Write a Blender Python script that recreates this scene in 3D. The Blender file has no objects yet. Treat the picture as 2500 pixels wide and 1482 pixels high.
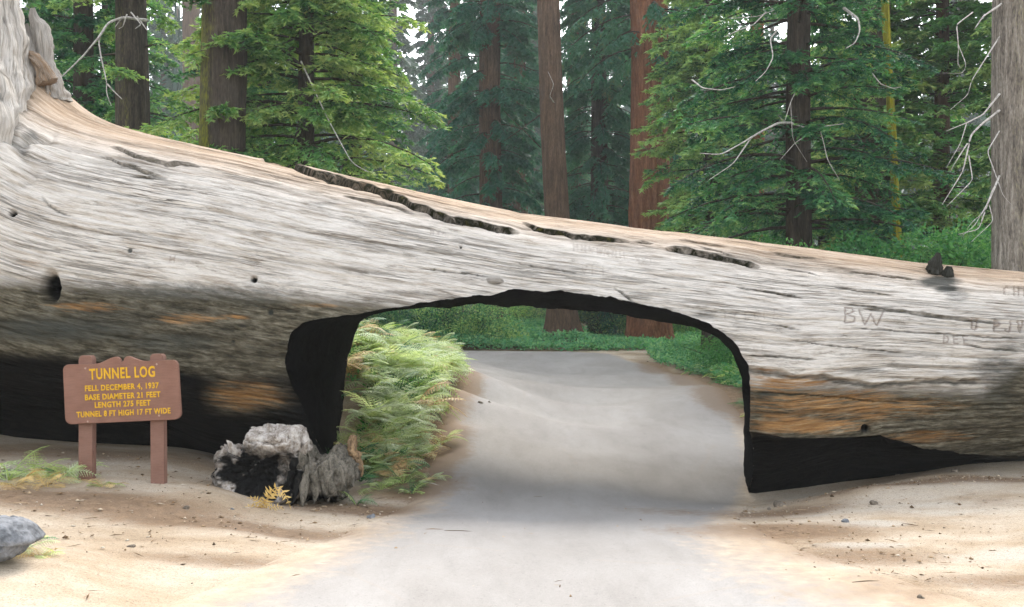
import bpy, math
import numpy as np
from mathutils import Vector, Matrix

SC = bpy.context.scene
COL = SC.collection
R = math.radians

# ------------------------------------------------------------------ camera, sky, sun, exposure
F = 2430.0            # focal length in pixels of the 2500 px wide photograph
HOR = 830.0           # row of the horizon
EYE = 1.92
cam_data = bpy.data.cameras.new('camera')
cam_data.sensor_width = 36.0
cam_data.lens = 36.0 * F / 2500.0
cam_data.shift_y = (HOR - 741.0) / 2500.0
cam_data.clip_start = 0.1
cam_data.clip_end = 2000.0
cam = bpy.data.objects.new('camera', cam_data)
cam.location = (0, 0, EYE)
cam.rotation_euler = (R(90), 0, 0)
COL.objects.link(cam)
SC.camera = cam

SUN_EL, SUN_AZ = R(45), R(9)           # azimuth clockwise from +Y: high, beyond the log; a very soft, smoke-veiled sun
world = bpy.data.worlds.new('World')
SC.world = world
world.use_nodes = True
wn = world.node_tree.nodes
wn.clear()
sky = wn.new('ShaderNodeTexSky')
sky.sky_type = 'NISHITA'
sky.sun_disc = False
sky.sun_elevation = SUN_EL
sky.sun_rotation = SUN_AZ
sky.altitude = 2000
sky.air_density = 1.6
sky.dust_density = 6.0
sky.ozone_density = 1.0
hs = wn.new('ShaderNodeHueSaturation')
hs.inputs['Saturation'].default_value = 0.3
bg = wn.new('ShaderNodeBackground')
bg.inputs['Strength'].default_value = 0.15
wo = wn.new('ShaderNodeOutputWorld')
wl = world.node_tree.links
wl.new(sky.outputs[0], hs.inputs['Color'])
wl.new(hs.outputs[0], bg.inputs['Color'])
wl.new(bg.outputs[0], wo.inputs['Surface'])

sun_data = bpy.data.lights.new('sun', 'SUN')
sun_data.energy = 1.5
sun_data.angle = R(28)
sun_data.color = (1.0, 0.95, 0.87)
sun = bpy.data.objects.new('sun', sun_data)
sd = Vector((math.sin(SUN_AZ) * math.cos(SUN_EL), math.cos(SUN_AZ) * math.cos(SUN_EL), math.sin(SUN_EL)))
sun.rotation_euler = sd.to_track_quat('Z', 'Y').to_euler()
sun.location = (0, -10, 40)
COL.objects.link(sun)

SC.view_settings.view_transform = 'Standard'
SC.view_settings.look = 'None'
SC.view_settings.exposure = 2.06
SC.view_settings.gamma = 1.0
SC.view_settings.use_curve_mapping = False
SC.render.engine = 'CYCLES'
SC.cycles.use_denoising = True
SC.cycles.use_adaptive_sampling = True
SC.cycles.adaptive_threshold = 0.025
SC.cycles.max_bounces = 5
SC.cycles.diffuse_bounces = 3
SC.cycles.volume_bounces = 1
SC.cycles.transparent_max_bounces = 8

# ------------------------------------------------------------------ helpers
def proj(p):
    p = np.asarray(p, float)
    return 1250 + F * p[..., 0] / p[..., 1], HOR - F * (p[..., 2] - EYE) / p[..., 1]

def at(px, py, Y):
    return np.array([(px - 1250) / F * Y, Y, EYE + (HOR - py) / F * Y])

def hash3(i, j, k, seed):
    h = (i.astype(np.uint64) * np.uint64(374761393) + j.astype(np.uint64) * np.uint64(668265263)
         + k.astype(np.uint64) * np.uint64(2147483647) + np.uint64(seed * 1274126177 + 12345)) & np.uint64(0xFFFFFFFF)
    h = ((h ^ (h >> np.uint64(13))) * np.uint64(1274126177)) & np.uint64(0xFFFFFFFF)
    h = ((h ^ (h >> np.uint64(16))) * np.uint64(2246822519)) & np.uint64(0xFFFFFFFF)
    h = h ^ (h >> np.uint64(15))
    return (h & np.uint64(0xFFFFFF)).astype(np.float64) / 16777215.0

def vnoise(p, seed=0):
    p = np.asarray(p, float) + 1000.0
    i = np.floor(p).astype(np.int64)
    f = p - i
    f = f * f * (3 - 2 * f)
    out = 0
    for dx in (0, 1):
        wx = f[..., 0] if dx else 1 - f[..., 0]
        for dy in (0, 1):
            wy = f[..., 1] if dy else 1 - f[..., 1]
            for dz in (0, 1):
                wz = f[..., 2] if dz else 1 - f[..., 2]
                out = out + wx * wy * wz * hash3(i[..., 0] + dx, i[..., 1] + dy, i[..., 2] + dz, seed)
    return out * 2 - 1

def fbm(p, seed=0, octv=4, gain=0.5):
    p = np.asarray(p, float)
    a, s, t = 1.0, 0, 0
    for o in range(octv):
        s = s + a * vnoise(p * (2.03 ** o), seed + o)
        t += a
        a *= gain
    return s / t

def sstep(a, b, x):
    t = np.clip((np.asarray(x, float) - a) / (b - a), 0, 1)
    return t * t * (3 - 2 * t)

def seg_dist(px, py, line):
    """distance to a polyline, signed side (positive below) and position along, in photo pixels"""
    best = np.full(np.shape(px), 1e9)
    side = np.zeros(np.shape(px))
    line = np.asarray(line, float)
    for (x0, y0), (x1, y1) in zip(line[:-1], line[1:]):
        dx, dy = x1 - x0, y1 - y0
        L2 = dx * dx + dy * dy
        t = np.clip(((px - x0) * dx + (py - y0) * dy) / L2, 0, 1)
        d = np.hypot(px - x0 - t * dx, py - y0 - t * dy)
        s = np.sign((py - y0) * dx - (px - x0) * dy)
        m = d < best
        best = np.where(m, d, best)
        side = np.where(m, s, side)
    return best, side

def patch(px, py, items):
    out = np.zeros(np.shape(px))
    for cx, cy, rx, ry, s in items:
        d = ((px - cx) / rx) ** 2 + ((py - cy) / ry) ** 2
        out = np.maximum(out, s * np.exp(-d ** 1.4))
    return out

def mesh_np(name, verts, faces, attrs=None, smooth=True):
    """faces: (M,k) int array"""
    me = bpy.data.meshes.new(name)
    verts = np.ascontiguousarray(verts, dtype=np.float32)
    faces = np.ascontiguousarray(faces, dtype=np.int32)
    n, k = faces.shape
    me.vertices.add(len(verts))
    me.vertices.foreach_set('co', verts.ravel())
    me.loops.add(n * k)
    me.loops.foreach_set('vertex_index', faces.ravel())
    me.polygons.add(n)
    me.polygons.foreach_set('loop_start', np.arange(0, n * k, k, dtype=np.int32))
    me.polygons.foreach_set('loop_total', np.full(n, k, dtype=np.int32))
    if smooth:
        me.polygons.foreach_set('use_smooth', np.ones(n, dtype=bool))
    me.update(calc_edges=True)
    for an, arr in (attrs or {}).items():
        arr = np.ascontiguousarray(arr, dtype=np.float32)
        if arr.ndim == 1:
            a = me.attributes.new(an, 'FLOAT', 'POINT')
            a.data.foreach_set('value', arr)
        elif arr.shape[1] == 3:
            a = me.attributes.new(an, 'FLOAT_VECTOR', 'POINT')
            a.data.foreach_set('vector', arr.ravel())
        else:
            a = me.attributes.new(an, 'FLOAT_COLOR', 'POINT')
            a.data.foreach_set('color', arr.ravel())
    return me

def grid_faces(nu, nv, wrap_v=False):
    i = np.arange(nu - 1)[:, None]
    j = np.arange(nv if wrap_v else nv - 1)[None, :]
    j2 = (j + 1) % nv
    a = i * nv + j
    b = i * nv + j2
    c = (i + 1) * nv + j2
    d = (i + 1) * nv + j
    return np.stack([a, b, c, d], -1).reshape(-1, 4)

def obj(name, me, mat=None, parent=None, loc=None):
    o = bpy.data.objects.new(name, me)
    if mat is not None and me is not None and len(me.materials) == 0:
        me.materials.append(mat)
    if parent is not None:
        o.parent = parent
    if loc is not None:
        o.location = loc
    COL.objects.link(o)
    return o

def tag(o, label=None, cat=None, group=None, kind=None):
    if label: o['label'] = label
    if cat: o['category'] = cat
    if group: o['group'] = group
    if kind: o['kind'] = kind
    return o

def thing(name, label, cat, loc=(0, 0, 0), group=None, rz=0.0):
    o = bpy.data.objects.new(name, None)
    o.empty_display_size = 0.2
    o.location = loc
    o.rotation_euler = (0, 0, rz)
    COL.objects.link(o)
    return tag(o, label, cat, group)

def tube_arrays(pts, radii, sides=8, jit=0.0, seed=0):
    pts = np.asarray(pts, float)
    radii = np.asarray(radii, float)
    n = len(pts)
    tan = np.gradient(pts, axis=0)
    tan /= np.linalg.norm(tan, axis=1)[:, None] + 1e-9
    ref = np.where(np.abs(tan[:, 2:3]) > 0.9, [[1.0, 0, 0]], [[0, 0, 1.0]])
    a = np.cross(tan, ref); a /= np.linalg.norm(a, axis=1)[:, None] + 1e-9
    b = np.cross(tan, a)
    th = np.linspace(0, 2 * math.pi, sides, endpoint=False)
    ring = a[:, None, :] * np.cos(th)[None, :, None] + b[:, None, :] * np.sin(th)[None, :, None]
    v = pts[:, None, :] + ring * radii[:, None, None]
    if jit:
        v = v + ring * (fbm(v.reshape(-1, 3) * 9, seed, 3).reshape(n, sides, 1) * jit * radii[:, None, None])
    return v.reshape(-1, 3), grid_faces(n, sides, True)

def join_arrays(parts):
    vs, fs, o = [], [], 0
    for v, f in parts:
        vs.append(v); fs.append(f + o); o += len(v)
    return np.concatenate(vs), np.concatenate(fs)

def smooth_line(pts, n):
    pts = np.asarray(pts, float)
    d = np.r_[0, np.cumsum(np.linalg.norm(np.diff(pts, axis=0), axis=1))]
    t = np.linspace(0, d[-1], n)
    lin = np.stack([np.interp(t, d, pts[:, k]) for k in range(pts.shape[1])], -1)
    for _ in range(max(1, n // (len(pts) * 3))):
        lin[1:-1] = 0.25 * lin[:-2] + 0.5 * lin[1:-1] + 0.25 * lin[2:]
    return lin

# ------------------------------------------------------------------ node material helper
class NM:
    def __init__(self, name):
        self.m = bpy.data.materials.new(name)
        self.m.use_nodes = True
        self.t = self.m.node_tree
        self.t.nodes.clear()
        self.out = self.t.nodes.new('ShaderNodeOutputMaterial')
    def n(self, typ, ins=None, **kw):
        nd = self.t.nodes.new(typ)
        for k, v in kw.items():
            setattr(nd, k, v)
        for k, v in (ins or {}).items():
            self.set(nd.inputs[k], v)
        return nd
    def set(self, sock, v):
        if isinstance(v, bpy.types.NodeSocket):
            self.t.links.new(v, sock)
        elif isinstance(v, bpy.types.Node):
            self.t.links.new(v.outputs[0], sock)
        else:
            if sock.type == 'RGBA' and not isinstance(v, (float, int)) and len(v) == 3:
                v = (*v, 1)
            sock.default_value = v
    def attr(self, name, out='Fac'):
        return self.n('ShaderNodeAttribute', attribute_name=name).outputs[out]
    def math(self, op, a, b=0.0, c=0.0, clamp=False):
        nd = self.n('ShaderNodeMath', {0: a, 1: b, 2: c}, operation=op)
        nd.use_clamp = clamp
        return nd.outputs[0]
    def noise(self, vec, scale, detail=4, rough=0.55, dist=0.0):
        return self.n('ShaderNodeTexNoise', {'Vector': vec, 'Scale': scale, 'Detail': detail, 'Roughness': rough, 'Distortion': dist}).outputs['Fac']
    def ramp(self, fac, stops):
        nd = self.n('ShaderNodeValToRGB', {'Fac': fac})
        cr = nd.color_ramp
        while len(cr.elements) < len(stops):
            cr.elements.new(0.5)
        for e, (p, c) in zip(cr.elements, stops):
            e.position = p
            e.color = (*c, 1) if not isinstance(c, (int, float)) else (c, c, c, 1)
        return nd.outputs['Color']
    def mix(self, fac, a, b, blend='MIX'):
        nd = self.n('ShaderNodeMix', data_type='RGBA', blend_type=blend)
        nd.clamp_factor = True
        self.set(nd.inputs[0], fac)
        self.set(nd.inputs[6], a)
        self.set(nd.inputs[7], b)
        return nd.outputs[2]
    def mapping(self, vec, scale=(1, 1, 1), rot=(0, 0, 0), loc=(0, 0, 0)):
        return self.n('ShaderNodeMapping', {'Vector': vec, 'Scale': scale, 'Rotation': rot, 'Location': loc}).outputs[0]
    def coord(self, which='Object'):
        return self.n('ShaderNodeTexCoord').outputs[which]
    def pos(self):
        return self.n('ShaderNodeNewGeometry').outputs['Position']
    def bump(self, h, strength=0.5, dist=0.02, normal=None):
        ins = {'Height': h, 'Strength': strength, 'Distance': dist}
        if normal is not None:
            ins['Normal'] = normal
        return self.n('ShaderNodeBump', ins).outputs[0]
    def done(self, col, rough=0.85, normal=None, spec=0.25, trans=None, extra=None):
        ins = {'Base Color': col, 'Roughness': rough, 'Specular IOR Level': spec}
        if normal is not None:
            ins['Normal'] = normal
        b = self.n('ShaderNodeBsdfPrincipled', ins)
        s = b.outputs[0]
        if trans:
            tc, tf = trans
            tr = self.n('ShaderNodeBsdfTranslucent', {'Color': tc})
            s = self.n('ShaderNodeMixShader', {0: tf, 1: s, 2: tr.outputs[0]}).outputs[0]
        self.t.links.new(s, self.out.inputs['Surface'])
        return self.m

# ------------------------------------------------------------------ terrain
CP = np.array([
    # road line
    (0, -12, .5), (0, -2, .3), (0, 3, .2), (.3, 6.8, .08), (.5, 10.8, 0), (.9, 13, .05), (1.2, 15.3, .15), (1.3, 18.5, .27), (1.5, 21.7, .4),
    (1.7, 26, .6), (3.4, 26, .65), (1.5, 30, .8), (3.2, 30, .85), (0, 34, 1.1), (-1.5, 38, 1.45), (1.5, 37.5, 1.45), (-6, 38, 1.6), (-12, 36, 1.9), (-5, 34, 1.45), (-10, 34, 1.7),
    # front right
    (3, 7, .12), (5.5, 7, .2), (3, 9, .08), (2.6, 11.8, -.06), (2.9, 12.4, -.22), (3.1, 13, -.32), (2.7, 13, -.24), (3.7, 12.9, -.2), (3.05, 12.0, -.14), (3.5, 12.0, .08), (3.9, 12.9, -.05), (4.2, 11.9, .36), (5.4, 12.2, .3), (6.4, 12.3, .22), (8, 12, .28), (9, 8, .4), (6, 10, .22), (7, 14, .4), (4.4, 14, .05), (3.4, 13.8, -.02), (12, 12, .5), (4, 10.3, .1),
    # front left
    (-2, 7, .2), (-3.6, 6.7, .42), (-1.8, 9, .12), (-3.4, 10.2, .44), (-4.4, 10.3, .48), (-2.2, 10.9, .1), (-1.3, 11, .03), (-6.4, 12.5, .56), (-4.5, 12.6, .5), (-6, 9, .6),
    (-9, 10, .8), (-2.9, 12.9, .18), (-3.0, 14, .2), (-5, 14, .5), (-5, 4, .5), (-8, 14, .7), (-2.7, 8.6, .3),
    # fern bank, left beyond the log
    (-1.5, 13.4, .18), (-2.2, 14, .35), (-1.1, 16, .28), (-2.4, 16, 1.6), (-2.8, 17, 2.0), (-3.2, 18, 2.3), (-.8, 19, .4), (-2.1, 20, 1.8), (-2.6, 20, 2.1), (-1.05, 24, .7), (-1.9, 24, 1.5), (-2.8, 24, 2.1), (-1.6, 16, .8), (-1.9, 17.5, 1.35), (-1.6, 20, 1.2), (-1.9, 15, .75),
    (-2.4, 29, 1.3), (-5, 18, 2.6), (-6, 24, 2.2), (-5, 29, 1.6), (-10, 20, 2.2), (-12, 28, 2.6), (-20, 22, 3), (-16, 12, 1.6),
    # right beyond the log
    (4, 16.5, .2), (5.4, 19, .5), (5.2, 22, .85), (7, 22, 1.1), (5.6, 27, 1.0), (5.2, 32, 1.2), (9, 20, 1.2), (10, 28, 1.5), (4.2, 36, 1.5), (8, 38, 1.6), (14, 20, 1.3), (22, 24, 2),
    # far side of the bend
    (2.2, 42, 2.1), (5.6, 45, 1.85), (6.4, 42.5, 1.7), (-3, 42, 2.0), (-8, 44, 2.4), (9, 46, 2.1), (0, 48, 2.5), (16, 45, 2.8), (-16, 45, 3.2), (0, 60, 3.2), (25, 60, 4), (-25, 60, 4.5),
    (0, 90, 5), (50, 90, 7), (-50, 90, 7), (0, 150, 9), (90, 150, 12), (-90, 150, 12), (0, 260, 18), (160, 260, 22), (-160, 260, 22), (0, -40, 1), (60, -30, 1), (-60, -30, 2), (70, 20, 3), (-70, 20, 5),
    (0, 600, 40), (500, 400, 50), (-500, 400, 50), (300, 0, 10), (-300, 0, 14)])

def ground_z(x, y):
    x = np.asarray(x, float); y = np.asarray(y, float)
    sh = x.shape
    x = x.ravel(); y = y.ravel()
    out = np.empty_like(x)
    for s in range(0, len(x), 20000):
        xs, ys = x[s:s + 20000, None], y[s:s + 20000, None]
        d2 = (xs - CP[None, :, 0]) ** 2 + (ys - CP[None, :, 1]) ** 2
        e2 = 0.35 + 0.0012 * (ys ** 2 + xs ** 2)
        w = 1.0 / (d2 + e2) ** 1.75
        out[s:s + 20000] = (w * CP[None, :, 2]).sum(1) / w.sum(1)
    out = out.reshape(sh)
    x = x.reshape(sh); y = y.reshape(sh)
    p = np.stack([x, y, np.zeros_like(x)], -1)
    near = np.exp(-((np.hypot(x, y - 10)) / 30) ** 2)
    out = out + 0.014 * fbm(p * 1.3, 5, 5, .6) * near + 0.25 * fbm(p * 0.06, 9, 3) * sstep(45, 90, y)
    return out

def g1(x, y):
    return float(ground_z(np.array([x]), np.array([y]))[0])

def spaced(lo, hi, c, fine, n):
    t = np.linspace(-1, 1, n)
    k = 5.2
    s = np.sinh(k * t) / math.sinh(k)
    v = np.where(s < 0, c + s * (c - lo), c + s * (hi - c))
    return v

# dirt colour map: places where the photograph shows browner litter / paler dust (material facts of the soil)
BROWN = [(-4.0, 9.3, 1.6, .5, .9), (-2.6, 9.0, 1.5, .35, .9), (-1.6, 10.7, .9, .5, .9), (2.4, 9.6, 1.1, .5, 1.0), (2.9, 8.4, .8, .5, .65), (3.9, 7.4, 1.2, .3, .6),
         (5.6, 12.0, 2.0, .28, .8), (-.95, 20, .34, 4.2, 1.9), (-1.0, 14.5, .4, 1.8, 1.9), (-1.05, 12.2, .5, .8, 1.4), (2.0, 11.2, .9, .4, .8), (3.0, 11.2, .8, .4, .8), (-5.5, 12.3, 2.5, .6, .6), (-2.2, 7.6, .9, .2, .6), (2.4, 7.0, 0.8, .25, .6),
         (4.45, 20.5, .6, 2.5, 1.8), (4.75, 26, .5, 3.5, 1.8), (4.4, 31, .5, 2.5, 1.2), (0, 38.7, 5, .35, 1.2)]
PALE = [(3.6, 9.9, .5, .25, .9), (3.1, 8.9, .6, .2, .9), (5.0, 8.3, 1.6, .5, .9), (4.9, 10.6, 1.6, .6, .7), (3.2, 10.7, .35, .2, .6), (-1.0, 7.4, 1.2, .5, .7), (-4.2, 7.6, 1.4, .3, .5)]

def soil_attr(x, y):
    br = patch(x, y, BROWN)
    pa = patch(x, y, PALE)
    wild = np.maximum(sstep(15.5, 18, y) * np.maximum(sstep(-.8, -1.4, x), sstep(4.6, 6, x)), sstep(38.2, 40, y))
    wild = np.maximum(wild, sstep(16, 20, np.abs(x)))
    return np.stack([br, pa, wild, np.ones_like(br)], -1)

gx = np.unique(np.r_[spaced(-420, 420, 0, 0, 190), np.linspace(-8, 8, 240)])
gy = np.unique(np.r_[spaced(-160, 700, 12, 0, 190), np.linspace(5, 20, 240), np.linspace(20, 50, 120)])
GX, GY = np.meshgrid(gx, gy, indexing='ij')
GZ = ground_z(GX, GY)
def dirt_colour(gm, P):
    sa = gm.n('ShaderNodeSeparateColor', {0: gm.attr('soil', 'Color')})
    n1 = gm.noise(gm.mapping(P, (.6, 1.0, 1)), 1.1, 7, .62, .15)
    n2 = gm.noise(P, 9, 5, .65)
    n3 = gm.noise(P, 75, 4, .75)
    n4 = gm.noise(gm.mapping(P, (1, 2.2, 1)), 26, 5, .7)
    base = gm.ramp(n1, [(.28, (.235, .162, .105)), (.42, (.385, .297, .205)), (.56, (.47, .388, .295)), (.75, (.51, .445, .365))])
    brown = gm.ramp(n2, [(.3, (.12, .072, .042)), (.7, (.25, .162, .098))])
    pale = gm.ramp(n2, [(.3, (.42, .365, .295)), (.7, (.50, .45, .38))])
    fb = gm.math('MULTIPLY_ADD', sa.outputs[0], 1.6, gm.math('MULTIPLY_ADD', n4, 1.6, gm.math('MULTIPLY_ADD', n2, 1.2, -1.55)), clamp=True)
    fp = gm.math('MULTIPLY_ADD', sa.outputs[1], 2.4, gm.math('MULTIPLY_ADD', n1, 2.0, -1.9), clamp=True)
    c = gm.mix(fp, base, pale)
    c = gm.mix(gm.math('MULTIPLY', fb, .85), c, brown)
    speck = gm.ramp(n3, [(.36, 0.5), (.46, .95), (.62, 1.0), (.74, 1.2)])
    c = gm.mix(1.0, c, speck, 'MULTIPLY')
    c = gm.mix(.8, c, gm.ramp(n4, [(.3, .5), (.45, .93), (.6, 1.02), (.75, 1.2)]), 'MULTIPLY')
    return c, n2, n3, n4, sa
gm = NM('dirt')
P = gm.pos()
c, n2, n3, n4, sa = dirt_colour(gm, P)
duff = gm.ramp(n2, [(.3, (.035, .03, .018)), (.7, (.10, .075, .045))])
c = gm.mix(sa.outputs[2], c, duff)
h = gm.math('ADD', gm.math('MULTIPLY', n2, .6), gm.math('ADD', gm.math('MULTIPLY', n4, .5), gm.math('MULTIPLY', n3, .25)))
DIRT = gm.done(c, .95, gm.bump(h, .55, .05), .1)
ground = obj('ground', mesh_np('ground', np.stack([GX, GY, GZ], -1).reshape(-1, 3), grid_faces(len(gx), len(gy))[:, ::-1],
             {'soil': soil_attr(GX, GY).reshape(-1, 4)}), DIRT)
tag(ground, 'pale sandy dirt ground with brown litter patches', kind='structure')

# ------------------------------------------------------------------ road
left = np.array([(-2.6, -12), (-2.4, 2), (-1.9, 6.0), (-1.35, 8), (-.95, 10), (-.75, 11.6), (-.8, 15), (-.72, 19), (-.74, 22), (-1.0, 26), (-1.7, 29), (-3.2, 31), (-6, 32), (-12, 32.4), (-22, 32)])
right = np.array([(3.4, -12), (3.2, 2), (2.5, 6.0), (1.85, 8.3), (1.8, 10), (2.3, 11.6), (3.3, 14.5), (4.0, 18), (4.4, 22), (4.7, 26), (4.5, 30), (3.7, 34), (1.9, 37.3), (-2.5, 38.6), (-8, 38.4), (-14, 38), (-22, 37.6)])
NA, NB = 260, 30
lp = smooth_line(left, NA); rp = smooth_line(right, NA)
# a slight extra margin that the material fades to soil
mid = (lp + rp) / 2
wide = np.interp(mid[:, 1], [-12, 10, 16, 24], [1.45, 1.35, 1.16, 1.1])[:, None]
lp2 = mid + (lp - mid) * wide; rp2 = mid + (rp - mid) * wide
s = np.linspace(0, 1, NB)
RXY = lp2[:, None, :] * (1 - s)[None, :, None] + rp2[:, None, :] * s[None, :, None]
edge = np.minimum(s, 1 - s)[None, :] * np.linalg.norm(rp2 - lp2, axis=1)[:, None]
RZ = ground_z(RXY[..., 0], RXY[..., 1])
dcam = np.hypot(RXY[..., 0], RXY[..., 1])
RZ = RZ + (0.012 + 0.0007 * dcam) * sstep(0.0, 0.35, edge) - 0.02 * (1 - sstep(0.0, .1, edge))
rm = NM('worn_asphalt')
P = rm.pos()
e = rm.attr('edge')
n1 = rm.noise(rm.mapping(P, (.6, .35, 1)), 1.3, 5, .6, .5)
n2 = rm.noise(P, 7, 5, .65)
n3 = rm.noise(P, 120, 3, .75)
n4 = rm.noise(rm.mapping(P, (1, .25, 1)), 5, 6, .7)
asph = rm.ramp(n1, [(.3, (.236, .217, .199)), (.5, (.27, .251, .233)), (.7, (.305, .286, .268))])
asph = rm.mix(1.0, asph, rm.ramp(n3, [(.3, .62), (.45, .97), (.6, 1.0), (.72, 1.12)]), 'MULTIPLY')
n5 = rm.noise(P, 34, 4, .7)
asph = rm.mix(1.0, asph, rm.ramp(n5, [(.27, .55), (.37, .96), (.6, 1.0), (.72, 1.12)]), 'MULTIPLY')
asph = rm.mix(.4, asph, rm.ramp(n4, [(.3, .78), (.5, 1.0), (.7, 1.1)]), 'MULTIPLY')
dust = rm.ramp(n2, [(.3, (.27, .19, .125)), (.55, (.385, .30, .215)), (.75, (.44, .38, .305))])
fe = rm.math('SUBTRACT', 1.0, rm.math('MULTIPLY_ADD', n2, -1.5, rm.math('MULTIPLY_ADD', n1, -1.8, rm.math('MULTIPLY_ADD', e, rm.attr('edgek'), 1.2)), clamp=True), clamp=True)
c = rm.mix(fe, asph, rm.mix(rm.math('MULTIPLY', e, 1.1, clamp=True), dirt_colour(rm, P)[0], dust))
sl = rm.attr('soil', 'Color')
ss = rm.n('ShaderNodeSeparateColor', {0: sl})
fb = rm.math('MULTIPLY_ADD', ss.outputs[0], 1.3, rm.math('MULTIPLY_ADD', n4, 1.6, rm.math('MULTIPLY_ADD', n2, 1.6, -1.95)), clamp=True)
c = rm.mix(rm.math('MULTIPLY', fb, .75), c, (.17, .115, .075))
crack = rm.n('ShaderNodeTexVoronoi', {'Vector': rm.mapping(rm.n('ShaderNodeMix', {0: .12, 4: P, 5: rm.n('ShaderNodeTexNoise', {'Vector': P, 'Scale': 2.0, 'Detail': 5}).outputs['Color']}, data_type='VECTOR').outputs[1], (.35, .5, .4)), 'Scale': 1.1}, feature='DISTANCE_TO_EDGE').outputs['Distance']
ck = rm.math('MULTIPLY', rm.math('SUBTRACT', 1.0, rm.math('MULTIPLY', crack, 90.0), clamp=True), rm.math('GREATER_THAN', n1, .5))
c = rm.mix(rm.math('MULTIPLY', ck, .16), c, (.28, .22, .17))
ROADM = rm.done(c, .9, rm.bump(rm.math('ADD', rm.math('MULTIPLY', n3, .4), n2), .3, .02), .15)
rsoil = soil_attr(RXY[..., 0], RXY[..., 1])
road = obj('road', mesh_np('road', np.concatenate([RXY, RZ[..., None]], -1).reshape(-1, 3), grid_faces(NA, NB),
           {'edge': edge.ravel(), 'edgek': np.interp(RXY[..., 1], [9, 12.5, 16], [1.1, 2.0, 2.4]).ravel(), 'soil': rsoil.reshape(-1, 4)}), ROADM)
tag(road, 'sun bleached single lane asphalt road through the log', kind='structure')

# ------------------------------------------------------------------ the fallen log
YC = 13.6
TOP = np.array([(-520, -500), (-120, -60), (-60, 10), (0, 70), (60, 130), (100, 176), (135, 210), (165, 238), (215, 276), (280, 303), (370, 327), (480, 350), (600, 373), (720, 402), (850, 432), (1000, 462),
                (1250, 513), (1500, 544), (1700, 568), (2000, 608), (2250, 643), (2500, 668), (2900, 705), (4300, 775)], float)
ZBX = np.array([-12, -7, -4.5, -2.6, 0, 2.6, 3.3, 4.5, 6.9, 12, 18])
ZBZ = np.array([.6, .45, .2, .02, -.1, -.3, -.34, -.05, .18, .4, .6])

def log_tables():
    X = (TOP[:, 0] - 1250) / F * 13.35
    xs = np.linspace(-9.5, 17, 400)
    py = np.interp(xs, X, TOP[:, 1])
    for _ in range(3):
        py[1:-1] = .25 * py[:-2] + .5 * py[1:-1] + .25 * py[2:]
    al = np.arctan((HOR - py) / F)
    zb = np.interp(xs, ZBX, ZBZ)
    lo, hi = np.full_like(xs, .3), np.full_like(xs, 4.2)
    for _ in range(40):
        r = (lo + hi) / 2
        dz = zb + r - EYE
        a = np.arctan(dz / YC) + np.arcsin(np.clip(r / np.hypot(YC, dz), -1, 1))
        m = a > al
        hi = np.where(m, r, hi); lo = np.where(m, lo, r)
    return xs, r, zb + r
LX, LR, LZ = log_tables()

def log_R(x, th):
    """radius of the log at station x and angle th (0 faces the road, +90 deg is up)"""
    r = np.interp(x, LX, LR)
    deg = np.degrees(th)
    # hollow under the left half
    l = sstep(-2.2, -3.4, x)
    bulge = np.exp(-((x + 3.55) / .75) ** 2)
    und = sstep(-16, -62, deg) * sstep(-94, -76, deg)
    r = r * (1 - und * l * (.24 - .15 * bulge))
    # the right half has broken away along its foot
    q = sstep(2.4, 3.2, x)
    cut = np.interp(x, [2.9, 3.2, 4.5, 5.3, 6.4, 9], [-22, -23, -29, -43, -56, -70])
    r = r - q * .34 * sstep(0, -3.5, deg - cut) * sstep(-90, -74, deg) * np.interp(x, [3, 4.5, 5.8, 7], [1.1, 1.05, .5, .2])
    # flutes that run out into the roots
    fl = sstep(-5.3, -7.2, x)
    r = r * (1 + fl * (.045 * np.sin(5 * th + .6) + .035 * np.sin(9 * th + 2.)))
    r = r * (1 + .012 * np.sin(3 * th + x * .25) + .008 * np.sin(7 * th - x * .4 + 1))
    return r

def log_pt(x, th, dr=0.0):
    r = log_R(x, th) + dr
    return np.stack([x, YC - r * np.cos(th), np.interp(x, LX, LZ) + r * np.sin(th)], -1)

def log_inside(p):
    zc = np.interp(p[..., 0], LX, LZ)
    dy, dz = YC - p[..., 1], p[..., 2] - zc
    th = np.arctan2(dz, dy)
    return log_R(p[..., 0], th) - np.hypot(dy, dz)

def cast(px, py, back=False):
    ys = np.linspace(9, 19, 1200)
    p = np.stack([at(px, py, y) for y in ys])
    ins = log_inside(p) > 0
    if not ins.any():
        return None
    k = np.nonzero(ins)[0]
    return p[k[-1] if back else k[0]]

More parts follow.
